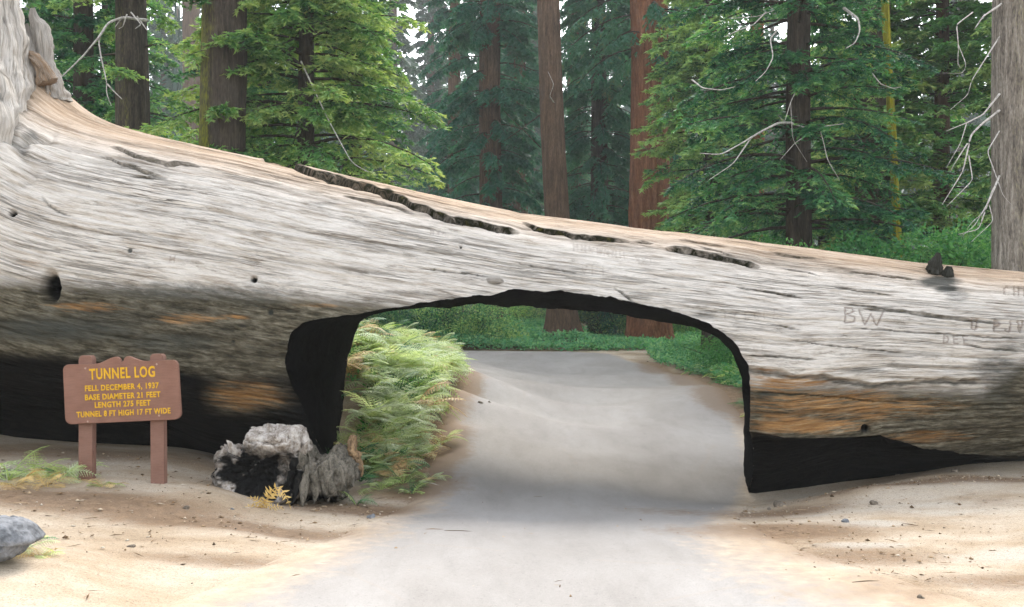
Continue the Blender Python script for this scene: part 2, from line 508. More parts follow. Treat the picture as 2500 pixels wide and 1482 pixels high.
# tunnel outline at the front and back of the log
TF = [(1826, 1215), (1830, 1050), (1832, 960), (1824, 890), (1802, 845), (1765, 812), (1720, 785), (1640, 760), (1540, 737), (1460, 722), (1400, 716), (1300, 709), (1240, 709), (1205, 722),
      (1100, 733), (1000, 746), (930, 757), (880, 771), (830, 774), (780, 780), (740, 790), (712, 815), (702, 850), (700, 900), (718, 950), (742, 1000), (768, 1060), (790, 1105)]
TB = [(1815, 1190), (1814, 1050), (1814, 960), (1806, 905), (1785, 855), (1745, 818), (1690, 799), (1640, 790), (1560, 777), (1450, 763), (1350, 755), (1240, 751), (1100, 752), (1000, 755),
      (930, 763), (893, 775), (878, 790), (865, 825), (850, 870), (842, 930), (836, 1000), (832, 1050), (826, 1095)]
CX, CZ = .4, .7
def polar(pix, back):
    pts = []
    for q in pix:
        p = cast(q[0], q[1], back)
        if p is not None:
            pts.append(p)
    pts = np.array(pts)
    first = pts[0].copy(); first[2] = -1.2
    last = pts[-1].copy(); last[2] = -1.2
    # refine the straight feet so the polar outline stays straight
    pts = np.concatenate([[first * (1 - t) + pts[0] * t for t in np.linspace(0, .95, 8)], pts, [pts[-1] * (1 - t) + last * t for t in np.linspace(.05, 1, 8)]])
    ph = np.unwrap(np.arctan2(pts[:, 2] - CZ, pts[:, 0] - CX))
    rho = np.hypot(pts[:, 2] - CZ, pts[:, 0] - CX)
    o = np.argsort(ph)
    return ph[o], rho[o], pts[o, 1]
FP, FRHO, FY = polar(TF, False)
BP, BRHO, BY = polar(TB, True)

def tunnel_A(ph, y):
    ph = np.where(ph < -math.pi / 2, ph + 2 * math.pi, ph)
    rf, yf = np.interp(ph, FP, FRHO), np.interp(ph, FP, FY)
    rb, yb = np.interp(ph, BP, BRHO), np.interp(ph, BP, BY)
    t = np.clip((y - yf) / np.maximum(yb - yf, .3), -.6, 1.8)
    a = rf + (rb - rf) * t
    q = np.stack([np.cos(ph) * 6, np.sin(ph) * 6, y * 1.2], -1)
    return a + .03 * fbm(q * 3.2, 31, 4, .6) + .035 * fbm(q, 33, 2)

def in_tunnel(p):
    dx, dz = p[..., 0] - CX, p[..., 2] - CZ
    return tunnel_A(np.arctan2(dz, dx), p[..., 1]) - np.hypot(dx, dz)

def clip_mesh(cols, tris, val):
    """keep val<0; cols are vertex columns (xyz + attributes) that are interpolated along the cut"""
    pos = val > 0
    npos = pos[tris].sum(1)
    keep = tris[npos == 0]
    newc, newt, base = [], [], len(cols)
    for k in (1, 2):
        t = tris[npos == k]
        p = pos[t]
        odd = np.argmax(p if k == 1 else ~p, axis=1)
        a = t[np.arange(len(t)), odd]; b = t[np.arange(len(t)), (odd + 1) % 3]; c = t[np.arange(len(t)), (odd + 2) % 3]
        def cut(u, v):
            w = (val[u] / (val[u] - val[v]))[:, None]
            return cols[u] * (1 - w) + cols[v] * w
        ab, ac = cut(a, b), cut(a, c)
        i0 = base + np.arange(len(t)); i1 = i0 + len(t)
        newc += [ab, ac]; base += 2 * len(t)
        if k == 1:
            newt += [np.stack([i0, b, c], 1), np.stack([i0, c, i1], 1)]
        else:
            newt += [np.stack([a, i0, i1], 1)]
    cols = np.concatenate([cols] + newc); tris = np.concatenate([keep] + newt)
    used, inv = np.unique(tris, return_inverse=True)
    return cols[used], inv.reshape(tris.shape)

def quads_to_tris(q):
    return np.concatenate([q[:, [0, 1, 2]], q[:, [0, 2, 3]]])

# --- carved letters: strokes in photo pixels
GLY = {'B': [[(0, 0), (0, 1)], [(0, 1), (.6, .95), (.7, .75), (.1, .55), (.75, .4), (.75, .12), (.05, 0)]], 'W': [[(0, 1), (.25, 0), (.5, .8), (.75, 0), (1, 1)]],
       'D': [[(0, 0), (0, 1), (.6, .85), (.7, .4), (.55, .1), (0, 0)]], 'E': [[(.7, 1), (0, 1), (0, 0), (.7, 0)], [(0, .5), (.55, .5)]], 'C': [[(.75, .85), (.4, 1), (.05, .7), (.05, .3), (.4, 0), (.75, .15)]],
       'H': [[(0, 0), (0, 1)], [(.7, 0), (.7, 1)], [(0, .5), (.7, .5)]], 'R': [[(0, 0), (0, 1), (.6, .9), (.6, .6), (0, .5), (.7, 0)]], 'U': [[(0, 1), (.05, .2), (.35, 0), (.65, .2), (.7, 1)]],
       'P': [[(0, 0), (0, 1), (.65, .9), (.65, .6), (0, .5)]], 'J': [[(.6, 1), (.6, .2), (.3, 0), (0, .2)]], 'V': [[(0, 1), (.35, 0), (.7, 1)]], 'I': [[(0, 0), (0, 1)]], 'A': [[(0, 0), (.35, 1), (.7, 0)], [(.15, .4), (.55, .4)]],
       'M': [[(0, 0), (0, 1), (.4, .4), (.8, 1), (.8, 0)]], 'N': [[(0, 0), (0, 1), (.7, 0), (.7, 1)]], 'K': [[(0, 0), (0, 1)], [(.7, 1), (0, .5), (.7, 0)]]}
CARVE = []
def carve(text, x, y, h, w, gap, slope, wid, dep):
    for ch in text:
        if ch != ' ':
            for st in GLY[ch]:
                CARVE.append(([(x + u * w, y - v * h + u * w * slope) for u, v in st], wid, dep))
        x += w + gap; y += (w + gap) * slope
carve('B', 2064, 787, 38, 30, 10, .05, 2.1, .95)
carve('W', 2098, 790, 34, 58, 10, .1, 2.1, .95)
carve('DEE', 2303, 838, 20, 15, 9, .06, 1.8, .8)
carve('CHR', 2450, 722, 22, 16, 9, .08, 1.8, .8)
carve('U PJV', 2372, 806, 26, 18, 10, .05, 2.6, .9)
carve('ICCCIE', 1770, 784, 22, 14, 10, -.05, 1.3, 0.42)
carve('HMNWNNH', 1400, 610, 16, 13, 6, .18, 1.3, 0.36)
carve('NKI', 1552, 640, 14, 12, 6, .16, 1.3, 0.36)
carve('VII', 1420, 668, 24, 18, 8, .1, 1.3, 0.30)
carve('R', 2275, 888, 18, 12, 5, 0, 1.3, 0.30)
carve('CK', 1838, 862, 18, 13, 8, .05, 1.3, 0.30)
carve('H', 417, 641, 15, 13, 5, 0, 2.0, .6)
carve('NAH', 1052, 572, 10, 9, 5, .05, 1.6, .5)

# --- grid of the skin
nx = np.r_[np.linspace(-9.3, -7.35, 40)[:-1], np.linspace(-7.35, 7.35, 900), np.linspace(7.35, 16.5, 90)[1:]]
tdeg = np.r_[np.linspace(-105, 100, 480), np.linspace(100, 255, 90)[1:-1]]
TH0 = np.radians(tdeg)
XX, TT = np.meshgrid(nx, TH0, indexing='ij')
P0 = log_pt(XX, TT)
px, py = proj(P0)
front = (tdeg[None, :] > -110) & (tdeg[None, :] < 112) & (XX > -9)
vis = front.astype(float)
rr = np.interp(XX, LX, LR)
G = np.stack([XX, np.cos(TT) * 2.0, np.sin(TT) * 2.0], -1)          # grain space: along the log, and round it
dr = .010 * fbm(G * [.55, 9, 9], 41, 3) + .012 * fbm(G * [.8, 3, 3], 44, 3) + .05 * fbm(G * [.25, .8, .8], 47, 2)
rid = fbm(G * [.35, 13, 13], 52, 2)
dr -= .022 * sstep(.28, .5, np.abs(rid))                             # narrow drying checks
lowz = sstep(0, 1, np.clip((np.interp(px, [0, 300, 700, 1240, 1815, 2000, 2500], [640, 660, 690, 705, 890, 915, 940]) - py) / -60, 0, 1)) * vis
dr += lowz * .03 * fbm(G * [1.2, 6, 6], 61, 4)
moss = np.zeros_like(px); dark = np.zeros_like(px); orange = np.zeros_like(px); char_shade = np.zeros_like(px)
wob = 3.5 * fbm(np.stack([px * .03, py * .03, 0 * px], -1), 71, 3)
CR = [([(640, 390), (680, 399), (720, 411), (750, 424), (780, 433), (820, 444), (860, 456), (905, 467), (950, 481), (990, 497), (1010, 508), (1045, 518), (1062, 531), (1100, 540), (1130, 547), (1170, 553), (1200, 561), (1235, 569), (1264, 570)], 8.5, .075, .05, 46),
      ([(1278, 546), (1310, 560), (1340, 567), (1375, 572), (1400, 580), (1450, 586), (1500, 590), (1535, 595)], 6.0, .05, .02, 30),
      ([(1550, 594), (1590, 599)], 4, .03, .01, 20),
      ([(1628, 612), (1680, 619), (1730, 628), (1780, 636), (1820, 646), (1852, 653)], 7.0, .06, .04, 34),
      ([(272, 364), (300, 372), (330, 386), (365, 393), (380, 396), (410, 404), (440, 402), (470, 408), (486, 410)], 4.6, .045, .02, 24),
      ([(240, 381), (270, 389), (300, 402), (330, 412), (350, 421), (385, 432), (405, 436)], 4.6, .04, .015, 22),
      ([(320, 430), (355, 434), (390, 438)], 3.2, .03, .01, 16),
      ([(838, 478), (880, 487), (930, 496), (970, 506), (1010, 522)], 5.0, .022, .0, 30),
      ([(1700, 605), (1760, 620), (1800, 634)], 3, .02, .0, 20), ([(1660, 590), (1720, 598), (1770, 606)], 3, .02, .0, 20), ([(1880, 615), (1930, 628), (1990, 632)], 3.6, .03, .0, 20),
      ([(1890, 650), (1950, 660), (2000, 672)], 2.6, .02, .0, 20), ([(700, 425), (760, 440), (820, 450)], 2.5, .02, .0, 20),
      ([(1010, 653), (1080, 660), (1150, 670), (1195, 678)], 2.4, .03, .01, 15), ([(1192, 688), (1215, 692), (1226, 684), (1212, 676)], 2.6, .04, .0, 12),
      ([(100, 480), (115, 500), (140, 515), (170, 525)], 4.0, .04, .0, 20), ([(0, 226), (22, 205), (36, 206), (60, 226), (80, 238)], 5, .09, .03, 30),
      ([(2110, 754), (2200, 762), (2280, 772), (2360, 783), (2440, 790)], 5, .03, .01, 25), ([(2060, 740), (2120, 748), (2180, 754)], 3, .02, .0, 18), ([(1800, 700), (1880, 712), (1960, 728)], 4, .03, .0, 18),
      ([(1870, 790), (1920, 800), (1955, 806)], 3, .02, .0, 18), ([(1930, 830), (2000, 840), (2060, 848), (2200, 862)], 2.4, .02, .0, 18), ([(2060, 660), (2150, 672), (2240, 684)], 3, .025, .0, 18), ([(2040, 700), (2120, 712), (2180, 722)], 3, .025, .0, 18),
      ([(1500, 700), (1540, 735), (1555, 755)], 3.5, .05, .0, 14), ([(1250, 640), (1330, 655), (1420, 668)], 1.8, .02, .0, 14), ([(1820, 870), (1900, 874), (1990, 880)], 3, .03, .0, 14),
      ([(2080, 800), (2160, 806), (2260, 814), (2400, 822), (2500, 826)], 2.6, .02, 0, 14), ([(2350, 845), (2420, 853), (2500, 860)], 3.4, .03, 0, 14), ([(1840, 960), (1960, 965), (2100, 980), (2200, 985)], 3, .03, 0, 14)]
for line, w, dep, lip, fall in CR:
    w = w * .68
    line = np.array(line, float)
    x0, x1, y0, y1 = line[:, 0].min() - 90, line[:, 0].max() + 90, line[:, 1].min() - 90, line[:, 1].max() + 90
    m = (px > x0) & (px < x1) & (py > y0) & (py < y1) & front
    qx, qy = px[m], py[m] + wob[m] * .8
    d, sd_ = seg_dist(qx, qy, line)
    tper = sstep(0, 40, np.minimum(qx - line[:, 0].min(), line[:, 0].max() - qx) + 14)
    ww = w * (.55 + .45 * tper) * (1 + .35 * fbm(np.stack([qx * .04, qy * .04, 0 * qx], -1), 77, 2))
    sg_ = d * sd_ / ww                                           # positive below the crack
    g = sstep(-1.15, -.85, sg_) * sstep(.75, .1, sg_) * tper
    dr[m] -= dep * g
    dr[m] += lip * tper * sstep(-.75, -1.1, sg_) * np.exp(-d / fall)
    mz = sstep(-1.9, -1.3, sg_) * sstep(.9, .4, sg_) * tper  # shade in the cracks painted dark, mixed in with real moss
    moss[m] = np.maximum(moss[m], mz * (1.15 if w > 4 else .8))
# the big flake of outer wood on the right, with its broken lower rim
rim = np.array([(1815, 893), (1850, 900), (1900, 908), (1960, 913), (2010, 912), (2060, 922), (2120, 932), (2180, 926), (2250, 925), (2320, 924), (2388, 927)], float)
m = (px > 1740) & (px < 2470) & (py > 700) & (py < 1060) & front
ry = np.interp(px, rim[:, 0], rim[:, 1]) + wob * 2.0
up = ry - py
ends = sstep(1790, 1840, px) * sstep(2402, 2376, px)
dr += np.where(m, .085 * ends * sstep(-3, 2, up) * np.exp(-np.clip(up, 0, 400) / 70), 0)
dr -= np.where(m, .05 * ends * sstep(0, -8, up) * np.exp(-np.clip(-up, 0, 400) / 26), 0)
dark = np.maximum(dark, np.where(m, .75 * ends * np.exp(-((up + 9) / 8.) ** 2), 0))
# plank-like lower wood on the right: stepped laminations
lamin = fbm(np.stack([G[..., 0] * .35, TT * 7, 0 * TT], -1), 83, 3)
rl = sstep(2.9, 3.3, XX) * sstep(5, -25, py * 0 + np.interp(px, rim[:, 0], rim[:, 1]) - py + 0) * vis
dr += rl * .05 * (np.round(lamin * 5) / 5)
# left face: rotten, pitted band below the pale wood
band = patch(px, py, [(330, 740, 360, 70, 1), (760, 735, 260, 50, 1), (250, 830, 330, 70, .9), (600, 880, 160, 90, .8)]) * vis
dr += band * .035 * fbm(G * [1.6, 7, 7], 87, 4)
swl = patch(px, py, [(50, 330, 85, 75, 1), (20, 260, 60, 40, 1), (60, 440, 40, 60, .6)]) * vis
dr += swl * (.075 * fbm(P0 * 2.6, 89, 4, .6) - .09 * (1 - np.abs(fbm(P0 * 2.0, 90, 3)) * 3).clip(0, 1) ** 2)
dark = np.maximum(dark, swl * .65 * (1 - np.abs(fbm(P0 * 2.0, 90, 3)) * 3).clip(0, 1))
# knot hole and bullet-like holes, the shade inside them painted dark
for hx, hy, hr, hd in ((122, 702, 20, .35), (30, 520, 8, .14), (620, 682, 7, .12), (660, 762, 8, .05), (1125, 600, 4, .05), (318, 612, 7, .02), (2112, 1048, 10, .1), (1500, 745, 8, .05), (570, 833, 4, .04), (2160, 1083, 6, .06)):
    k = np.exp(-((((px - hx) / hr) ** 2 + ((py - hy) / (hr * (1.7 if hr > 16 else 1))) ** 2) ** 2)) * vis
    dr -= hd * k
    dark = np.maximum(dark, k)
    if hr > 6 and hd > .09:
        char_shade = np.maximum(char_shade, k)
# carvings
carv = np.zeros_like(px)
for st, w, dep in CARVE:
    st = np.array(st)
    m = (px > st[:, 0].min() - 12) & (px < st[:, 0].max() + 12) & (py > st[:, 1].min() - 12) & (py < st[:, 1].max() + 12) & front
    if m.any():
        d, _ = seg_dist(px[m], py[m], st)
        k = sstep(1.5, .5, d / w) * dep
        carv[m] = np.maximum(carv[m], k)
dr -= .014 * carv
P1 = log_pt(XX, TT, dr)

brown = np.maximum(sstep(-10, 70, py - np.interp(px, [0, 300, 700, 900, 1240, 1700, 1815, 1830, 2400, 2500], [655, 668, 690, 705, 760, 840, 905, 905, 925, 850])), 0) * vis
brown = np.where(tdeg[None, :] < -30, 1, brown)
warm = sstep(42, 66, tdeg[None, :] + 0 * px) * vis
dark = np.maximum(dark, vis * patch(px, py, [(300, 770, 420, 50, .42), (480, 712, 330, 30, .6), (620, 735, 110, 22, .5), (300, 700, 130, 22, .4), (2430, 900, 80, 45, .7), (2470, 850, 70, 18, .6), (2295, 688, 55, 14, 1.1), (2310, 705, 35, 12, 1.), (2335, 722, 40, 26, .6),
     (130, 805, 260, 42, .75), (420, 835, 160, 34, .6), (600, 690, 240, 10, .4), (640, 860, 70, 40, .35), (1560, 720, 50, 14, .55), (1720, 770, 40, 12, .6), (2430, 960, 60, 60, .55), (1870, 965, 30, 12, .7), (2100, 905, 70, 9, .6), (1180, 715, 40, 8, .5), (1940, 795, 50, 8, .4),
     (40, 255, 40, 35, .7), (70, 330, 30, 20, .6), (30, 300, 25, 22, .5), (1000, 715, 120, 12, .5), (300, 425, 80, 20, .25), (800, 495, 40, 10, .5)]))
orange = vis * patch(px, py, [(210, 750, 110, 14, .8), (460, 778, 80, 14, .9), (560, 775, 60, 8, .6), (600, 965, 110, 40, 1.1), (1900, 945, 80, 18, .9), (2060, 990, 240, 40, 1.0), (1960, 1040, 140, 18, 1.4), (1930, 930, 120, 14, 1.1), (2260, 1070, 120, 20, .8), (2250, 985, 120, 16, .6),
     (2000, 905, 60, 6, .5), (690, 1040, 14, 30, .8), (60, 640, 60, 20, .35), (2120, 1000, 60, 14, .9), (800, 745, 90, 8, .45), (1870, 905, 40, 10, .7), (1900, 1020, 50, 12, .8)])
moss = np.maximum(moss, vis * patch(px, py, [(300, 400, 70, 14, .5), (2290, 668, 40, 12, .7), (790, 492, 40, 8, .6), (1900, 630, 120, 18, .35), (390, 420, 50, 10, .4)]) * (.5 + .5 * (fbm(G * [2, 8, 8], 91, 3) > .0)))
y_shade = np.interp(px, [-400, 0, 200, 400, 450, 500, 560, 650, 720, 800], [850, 850, 855, 872, 890, 905, 915, 905, 905, 930]) + 9 * fbm(G * [1.2, 5, 5], 95, 4)
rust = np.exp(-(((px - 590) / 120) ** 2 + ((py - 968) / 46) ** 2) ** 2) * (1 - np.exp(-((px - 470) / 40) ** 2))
painted_shade = np.maximum(sstep(-1.9, -2.4, XX) * sstep(-4, 34, py - y_shade) * (1 - .93 * rust) * (tdeg[None, :] < 20),
                   sstep(2.9, 3.0, XX) * np.minimum(1, .42 + .58 * sstep(0, -13, tdeg[None, :] - np.interp(XX, [2.9, 3.2, 4.5, 5.3, 6.4, 9], [-22, -23, -29, -43, -56, -70]))) * sstep(0, -3, tdeg[None, :] - np.interp(XX, [2.9, 3.2, 4.5, 5.3, 6.4, 9], [-22, -23, -29, -43, -56, -70])))  # under-log shade painted near-black: left hollow and right foot
painted_shade = np.maximum(painted_shade, sstep(.25, .6, char_shade))
painted_shade = np.maximum(painted_shade, sstep(-75, -85, tdeg[None, :] + 0 * XX))
tone = np.stack([brown, dark, orange, painted_shade], -1)
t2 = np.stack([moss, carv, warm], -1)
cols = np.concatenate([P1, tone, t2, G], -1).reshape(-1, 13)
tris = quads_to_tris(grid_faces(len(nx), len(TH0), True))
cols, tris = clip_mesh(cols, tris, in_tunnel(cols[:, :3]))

lm = NM('weathered_log')
g = lm.attr('grain', 'Vector')
tn = lm.n('ShaderNodeSeparateColor', {0: lm.attr('tone', 'Color')})
shade_alpha = lm.n('ShaderNodeAttribute', attribute_name='tone').outputs['Alpha']
t2 = lm.n('ShaderNodeSeparateXYZ', {0: lm.attr('mark', 'Vector')})
f1 = lm.noise(lm.mapping(g, (1.0, 9, 9)), 2.2, 7, .68, .35)
f2 = lm.noise(lm.mapping(g, (2.6, 30, 30)), 2.0, 6, .68, .3)
f3 = lm.noise(lm.mapping(g, (.35, 2.2, 2.2)), 1.7, 5, .6, .3)
f4 = lm.noise(lm.mapping(g, (2.0, 7, 7)), 3.0, 6, .7)
f5 = lm.noise(lm.mapping(g, (.5, 16, 16)), 1.4, 5, .6, .4)
pale = lm.ramp(f1, [(.25, (.21, .165, .12)), (.38, (.44, .38, .315)), (.49, (.65, .60, .545)), (.68, (.77, .73, .675))])
pale = lm.mix(lm.math('MULTIPLY', f3, .55), pale, lm.mix(f2, (.40, .335, .275), (.70, .64, .575)))
tan_ = lm.ramp(f1, [(.3, (.30, .175, .09)), (.55, (.47, .315, .19)), (.75, (.57, .43, .30))])
c = lm.mix(lm.math('MULTIPLY', t2.outputs[2], lm.math('MULTIPLY_ADD', f3, .7, .4)), pale, tan_)
fine = lm.ramp(f2, [(.30, .62), (.42, .95), (.6, 1.0), (.75, 1.06)])
f7 = lm.noise(lm.mapping(g, (5, 70, 70)), 1.6, 4, .7)
c = lm.mix(.85, c, fine, 'MULTIPLY')
c = lm.mix(.6, c, lm.ramp(f7, [(.34, .6), (.45, .95), (.6, 1.0), (.7, 1.1)]), 'MULTIPLY')
f8 = lm.noise(lm.mapping(g, (1.5, 7, 7)), 1.5, 8, .74, .3)
c = lm.mix(lm.math('MULTIPLY_ADD', f8, 6.0, -3.32, clamp=True), c, lm.ramp(f2, [(.3, (.09, .075, .055)), (.7, (.26, .22, .17))]))
line = lm.math('MULTIPLY', lm.math('SUBTRACT', 1.0, lm.math('MULTIPLY', lm.math('ABSOLUTE', lm.math('SUBTRACT', f5, .5)), 30.0), clamp=True), lm.math('MULTIPLY_ADD', f3, 3.2, -1.35, clamp=True))
c = lm.mix(lm.math('MULTIPLY', line, .85), c, (.11, .088, .06))
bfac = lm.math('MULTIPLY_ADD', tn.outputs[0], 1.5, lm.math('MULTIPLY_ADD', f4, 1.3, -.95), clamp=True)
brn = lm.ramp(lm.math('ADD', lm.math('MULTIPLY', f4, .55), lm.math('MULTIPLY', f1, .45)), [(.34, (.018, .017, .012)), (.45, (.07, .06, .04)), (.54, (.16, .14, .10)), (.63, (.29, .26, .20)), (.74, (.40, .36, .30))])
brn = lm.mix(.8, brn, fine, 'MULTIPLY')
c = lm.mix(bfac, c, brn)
f6 = lm.noise(lm.mapping(g, (1.1, 15, 15)), 2.4, 6, .68, .3)
ofac = lm.math('MULTIPLY_ADD', tn.outputs[2], 1.15, lm.math('MULTIPLY_ADD', f6, 4.5, -2.6), clamp=True)
org = lm.ramp(f1, [(.3, (.20, .095, .035)), (.55, (.40, .22, .09)), (.75, (.56, .38, .20))])
c = lm.mix(lm.math('MULTIPLY', ofac, lm.math('MINIMUM', lm.math('MULTIPLY', tn.outputs[2], 2.0), 1.0)), c, org)
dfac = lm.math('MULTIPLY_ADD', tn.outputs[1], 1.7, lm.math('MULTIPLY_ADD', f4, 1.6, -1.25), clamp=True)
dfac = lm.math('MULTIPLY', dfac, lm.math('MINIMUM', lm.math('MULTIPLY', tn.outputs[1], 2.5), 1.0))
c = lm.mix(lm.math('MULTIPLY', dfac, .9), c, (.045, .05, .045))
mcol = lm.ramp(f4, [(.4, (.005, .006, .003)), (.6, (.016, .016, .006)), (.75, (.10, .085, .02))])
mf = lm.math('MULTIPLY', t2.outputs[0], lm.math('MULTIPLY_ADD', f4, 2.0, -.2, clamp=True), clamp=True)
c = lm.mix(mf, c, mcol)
c = lm.mix(lm.math('MULTIPLY', t2.outputs[1], .62), c, (.15, .10, .075))
c = lm.mix(shade_alpha, c, lm.ramp(f4, [(.4, (.002, .002, .002)), (.7, (.012, .010, .008))]))  # near-black ramp that paints in the shade under the log and in holes
hh = lm.math('ADD', lm.math('ADD', lm.math('MULTIPLY', f2, .7), lm.math('MULTIPLY', f7, .35)), lm.math('ADD', lm.math('MULTIPLY', f1, .8), lm.math('MULTIPLY', line, -.9)))
hh = lm.math('ADD', hh, lm.math('MULTIPLY', lm.math('MULTIPLY', f4, bfac), 1.3))
LOGM = lm.done(c, .88, lm.bump(hh, .9, .045), .12)

LOG = thing('fallen_log', 'giant bleached fallen log with an arched road tunnel cut through it', 'log', (0, 13.6, 0))
off = np.array([0, 13.6, 0])
ALL_C = cols
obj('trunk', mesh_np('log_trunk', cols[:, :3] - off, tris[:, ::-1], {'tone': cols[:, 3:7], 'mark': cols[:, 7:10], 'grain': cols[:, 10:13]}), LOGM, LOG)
# closing discs at both ends
for xe, nm in ((-9.3, 'root_plate'), (16.5, 'broken_end')):
    th = np.linspace(0, 2 * math.pi, 65)[:-1]
    rim_ = log_pt(np.full(64, xe), (th + math.pi) % (2 * math.pi) - math.pi)
    inner = rim_ * .5 + np.array([xe + (.35 if xe < 0 else -.2), YC, np.interp(xe, LX, LZ)]) * .5
    v = np.concatenate([rim_, inner, [[xe, YC, np.interp(xe, LX, LZ)]]])
    fs = [(i, (i + 1) % 64, 64 + (i + 1) % 64, 64 + i) for i in range(64)] + [(64 + i, 64 + (i + 1) % 64, 128, 128) for i in range(64)]
    me = bpy.data.meshes.new(nm)
    me.from_pydata((v - off).tolist(), [], [f if f[2] != f[3] else f[:3] for f in fs])
    cm = NM('end_grain' + nm[:4])
    cc = cm.ramp(cm.noise(cm.coord(), 3, 5, .6), [(.3, (.10, .07, .045)), (.7, (.28, .21, .15))])
    obj(nm, me, cm.done(cc, .9, None, .1), LOG)

# tunnel wall
ph = np.linspace(-1.15, math.pi + 1.15, 420)
yy = np.linspace(10.0, 17.4, 110)
PH, YY = np.meshgrid(ph, yy, indexing='ij')
A = tunnel_A((PH + math.pi) % (2 * math.pi) - math.pi, YY)
V = np.stack([CX + A * np.cos(PH), YY, CZ + A * np.sin(PH)], -1).reshape(-1, 3)
tt = quads_to_tris(grid_faces(len(ph), len(yy)))
cw, tw = clip_mesh(V, tt, -log_inside(V) - .012)
sm = NM('shade_black_sawn_wood')
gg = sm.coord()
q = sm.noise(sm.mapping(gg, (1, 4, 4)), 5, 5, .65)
c = sm.ramp(q, [(.3, (.0015, .0015, .002)), (.6, (.004, .0035, .0035)), (.8, (.016, .011, .008))])  # near-black colour paints the tunnel's shade into its walls
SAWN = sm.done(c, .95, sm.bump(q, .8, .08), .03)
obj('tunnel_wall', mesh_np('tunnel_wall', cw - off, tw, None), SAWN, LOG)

# upright roots at the butt of the log
def blob_tube(name, pts, radii, sides, mat, amp, seed, flat=1.0, parent=None, off=off, stretch=3.0, extra=None, tint=(0, 0, 0), mossy=0.0):
    n = len(pts)
    pts = smooth_line(np.c_[np.asarray(pts, float), np.asarray(radii, float)], 90)
    v, f = tube_arrays(pts[:, :3], pts[:, 3], sides)
    v = v.reshape(90, sides, 3)
    cen = pts[:, None, :3]
    d = v - cen
    th = np.linspace(0, 2 * math.pi, sides, endpoint=False)[None, :]
    al = np.linspace(0, 1, 90)[:, None]
    L = np.linalg.norm(np.diff(pts[:, :3], axis=0), axis=1).sum()
    qq = np.stack([np.cos(th) + 0 * al, np.sin(th) + 0 * al, al * L / stretch + 0 * th], -1)
    k = 1 + amp * fbm(qq * 2.2, seed, 4) + amp * .6 * fbm(qq * 6, seed + 3, 3)
    if extra is not None:
        k = k * extra(al, th)
    d = d * k[..., None]
    d[..., 1] *= flat
    v = (cen + d).reshape(-1, 3)
    # caps
    v = np.concatenate([v, pts[:1, :3], pts[-1:, :3]])
    cap0 = np.stack([np.full(sides, len(v) - 2), (np.arange(sides) + 1) % sides, np.arange(sides)], 1)
    b = 89 * sides
    cap1 = np.stack([np.full(sides, len(v) - 1), b + np.arange(sides), b + (np.arange(sides) + 1) % sides], 1)
    tr = np.concatenate([quads_to_tris(f), cap0, cap1])
    nv = len(v)
    gr = np.stack([np.repeat(al, sides, 1) * L, np.cos(th) + 0 * al, np.sin(th) + 0 * al], -1).reshape(-1, 3)
    gr = np.concatenate([gr, gr[:2]])
    tone = np.zeros((nv, 4)); 
    dk = sstep(.15, .35, (1 - k) / max(amp, .01) * .5).reshape(-1)
    tone[:len(dk), 1] = dk * .55
    tone[:, 0] = np.maximum(tone[:, 0], tint[0]); tone[:, 1] = np.maximum(tone[:, 1], tint[1]); tone[:, 2] = tint[2]
    mk_ = np.zeros((nv, 3)); mk_[:, 0] = mossy
    return obj(name, mesh_np(name, v - off, tr, {'tone': tone, 'mark': mk_, 'grain': gr}), mat, parent)

blob_tube('root', [at(-35, 330, 12.3), at(-25, 200, 12.5), at(-12, 110, 12.6), at(-22, 0, 12.7), at(-50, -140, 12.9)], [.52, .47, .37, .31, .26], 120, LOGM, .24, 101, 1.0, LOG, stretch=1.1)
blob_tube('root', [at(-90, 420, 11.9), at(-60, 300, 11.9), at(-60, 215, 12.0), at(-130, 120, 12.1), at(-260, 20, 12.2)], [.50, .50, .42, .40, .3], 96, LOGM, .24, 104, 1.0, LOG, stretch=.9)
blob_tube('root_spur', [at(118, 250, 13.0), at(112, 200, 13.0), at(104, 150, 13.0), at(100, 105, 13.0), at(95, 70, 13.02), at(84, 48, 13.02), at(80, 22, 13.05)], [.26, .19, .12, .135, .115, .07, .035], 96, LOGM, .42, 111, .75, LOG, stretch=.55)
blob_tube('root_spur', [at(78, 190, 12.9), at(74, 150, 12.9), at(70, 110, 12.95), at(68, 80, 13.0), at(66, 58, 13.0)], [.14, .085, .07, .045, .018], 64, LOGM, .45, 115, .8, LOG, stretch=.5)
# broken branch stub on top of the log, right
sb = cast(2300, 690)
blob_tube('branch_stub', [sb + [0, .35, -.10], sb + [-.02, .25, .10], sb + [0, .2, .24], sb + [.03, .18, .40]], [.24, .14, .085, .02], 64, LOGM, .55, 121, .9, LOG, stretch=.3, tint=(.6, .75, 0), mossy=.6)
blob_tube('branch_stub', [sb + [.12, .22, 0.0], sb + [.15, .18, .12], sb + [.16, .16, .22]], [.10, .08, .03], 40, LOGM, .55, 125, .9, LOG, stretch=.3, tint=(.6, .8, 0), mossy=.6)
for (a, b, r) in (((70, 128), (118, 172), .06),):
    blob_tube('root_splinter', [at(a[0], a[1], 12.75), at(85, 140, 12.7), at(102, 162, 12.7), at(b[0], b[1] + 30, 12.7)], [.03, .07, .08, .12], 40, LOGM, .5, 131, .8, LOG, stretch=.4, tint=(.2, .2, .8))
kn = cast(1205, 686)
blob_tube('knot', [kn + [-.09, .02, .0], kn + [-.03, -.02, .01], kn + [.05, -.025, .005], kn + [.11, .02, -.01]], [.02, .045, .045, .02], 32, LOGM, .35, 135, .8, LOG, stretch=.3)

def unit(v):
    return v / (np.linalg.norm(v, axis=-1, keepdims=True) + 1e-9)

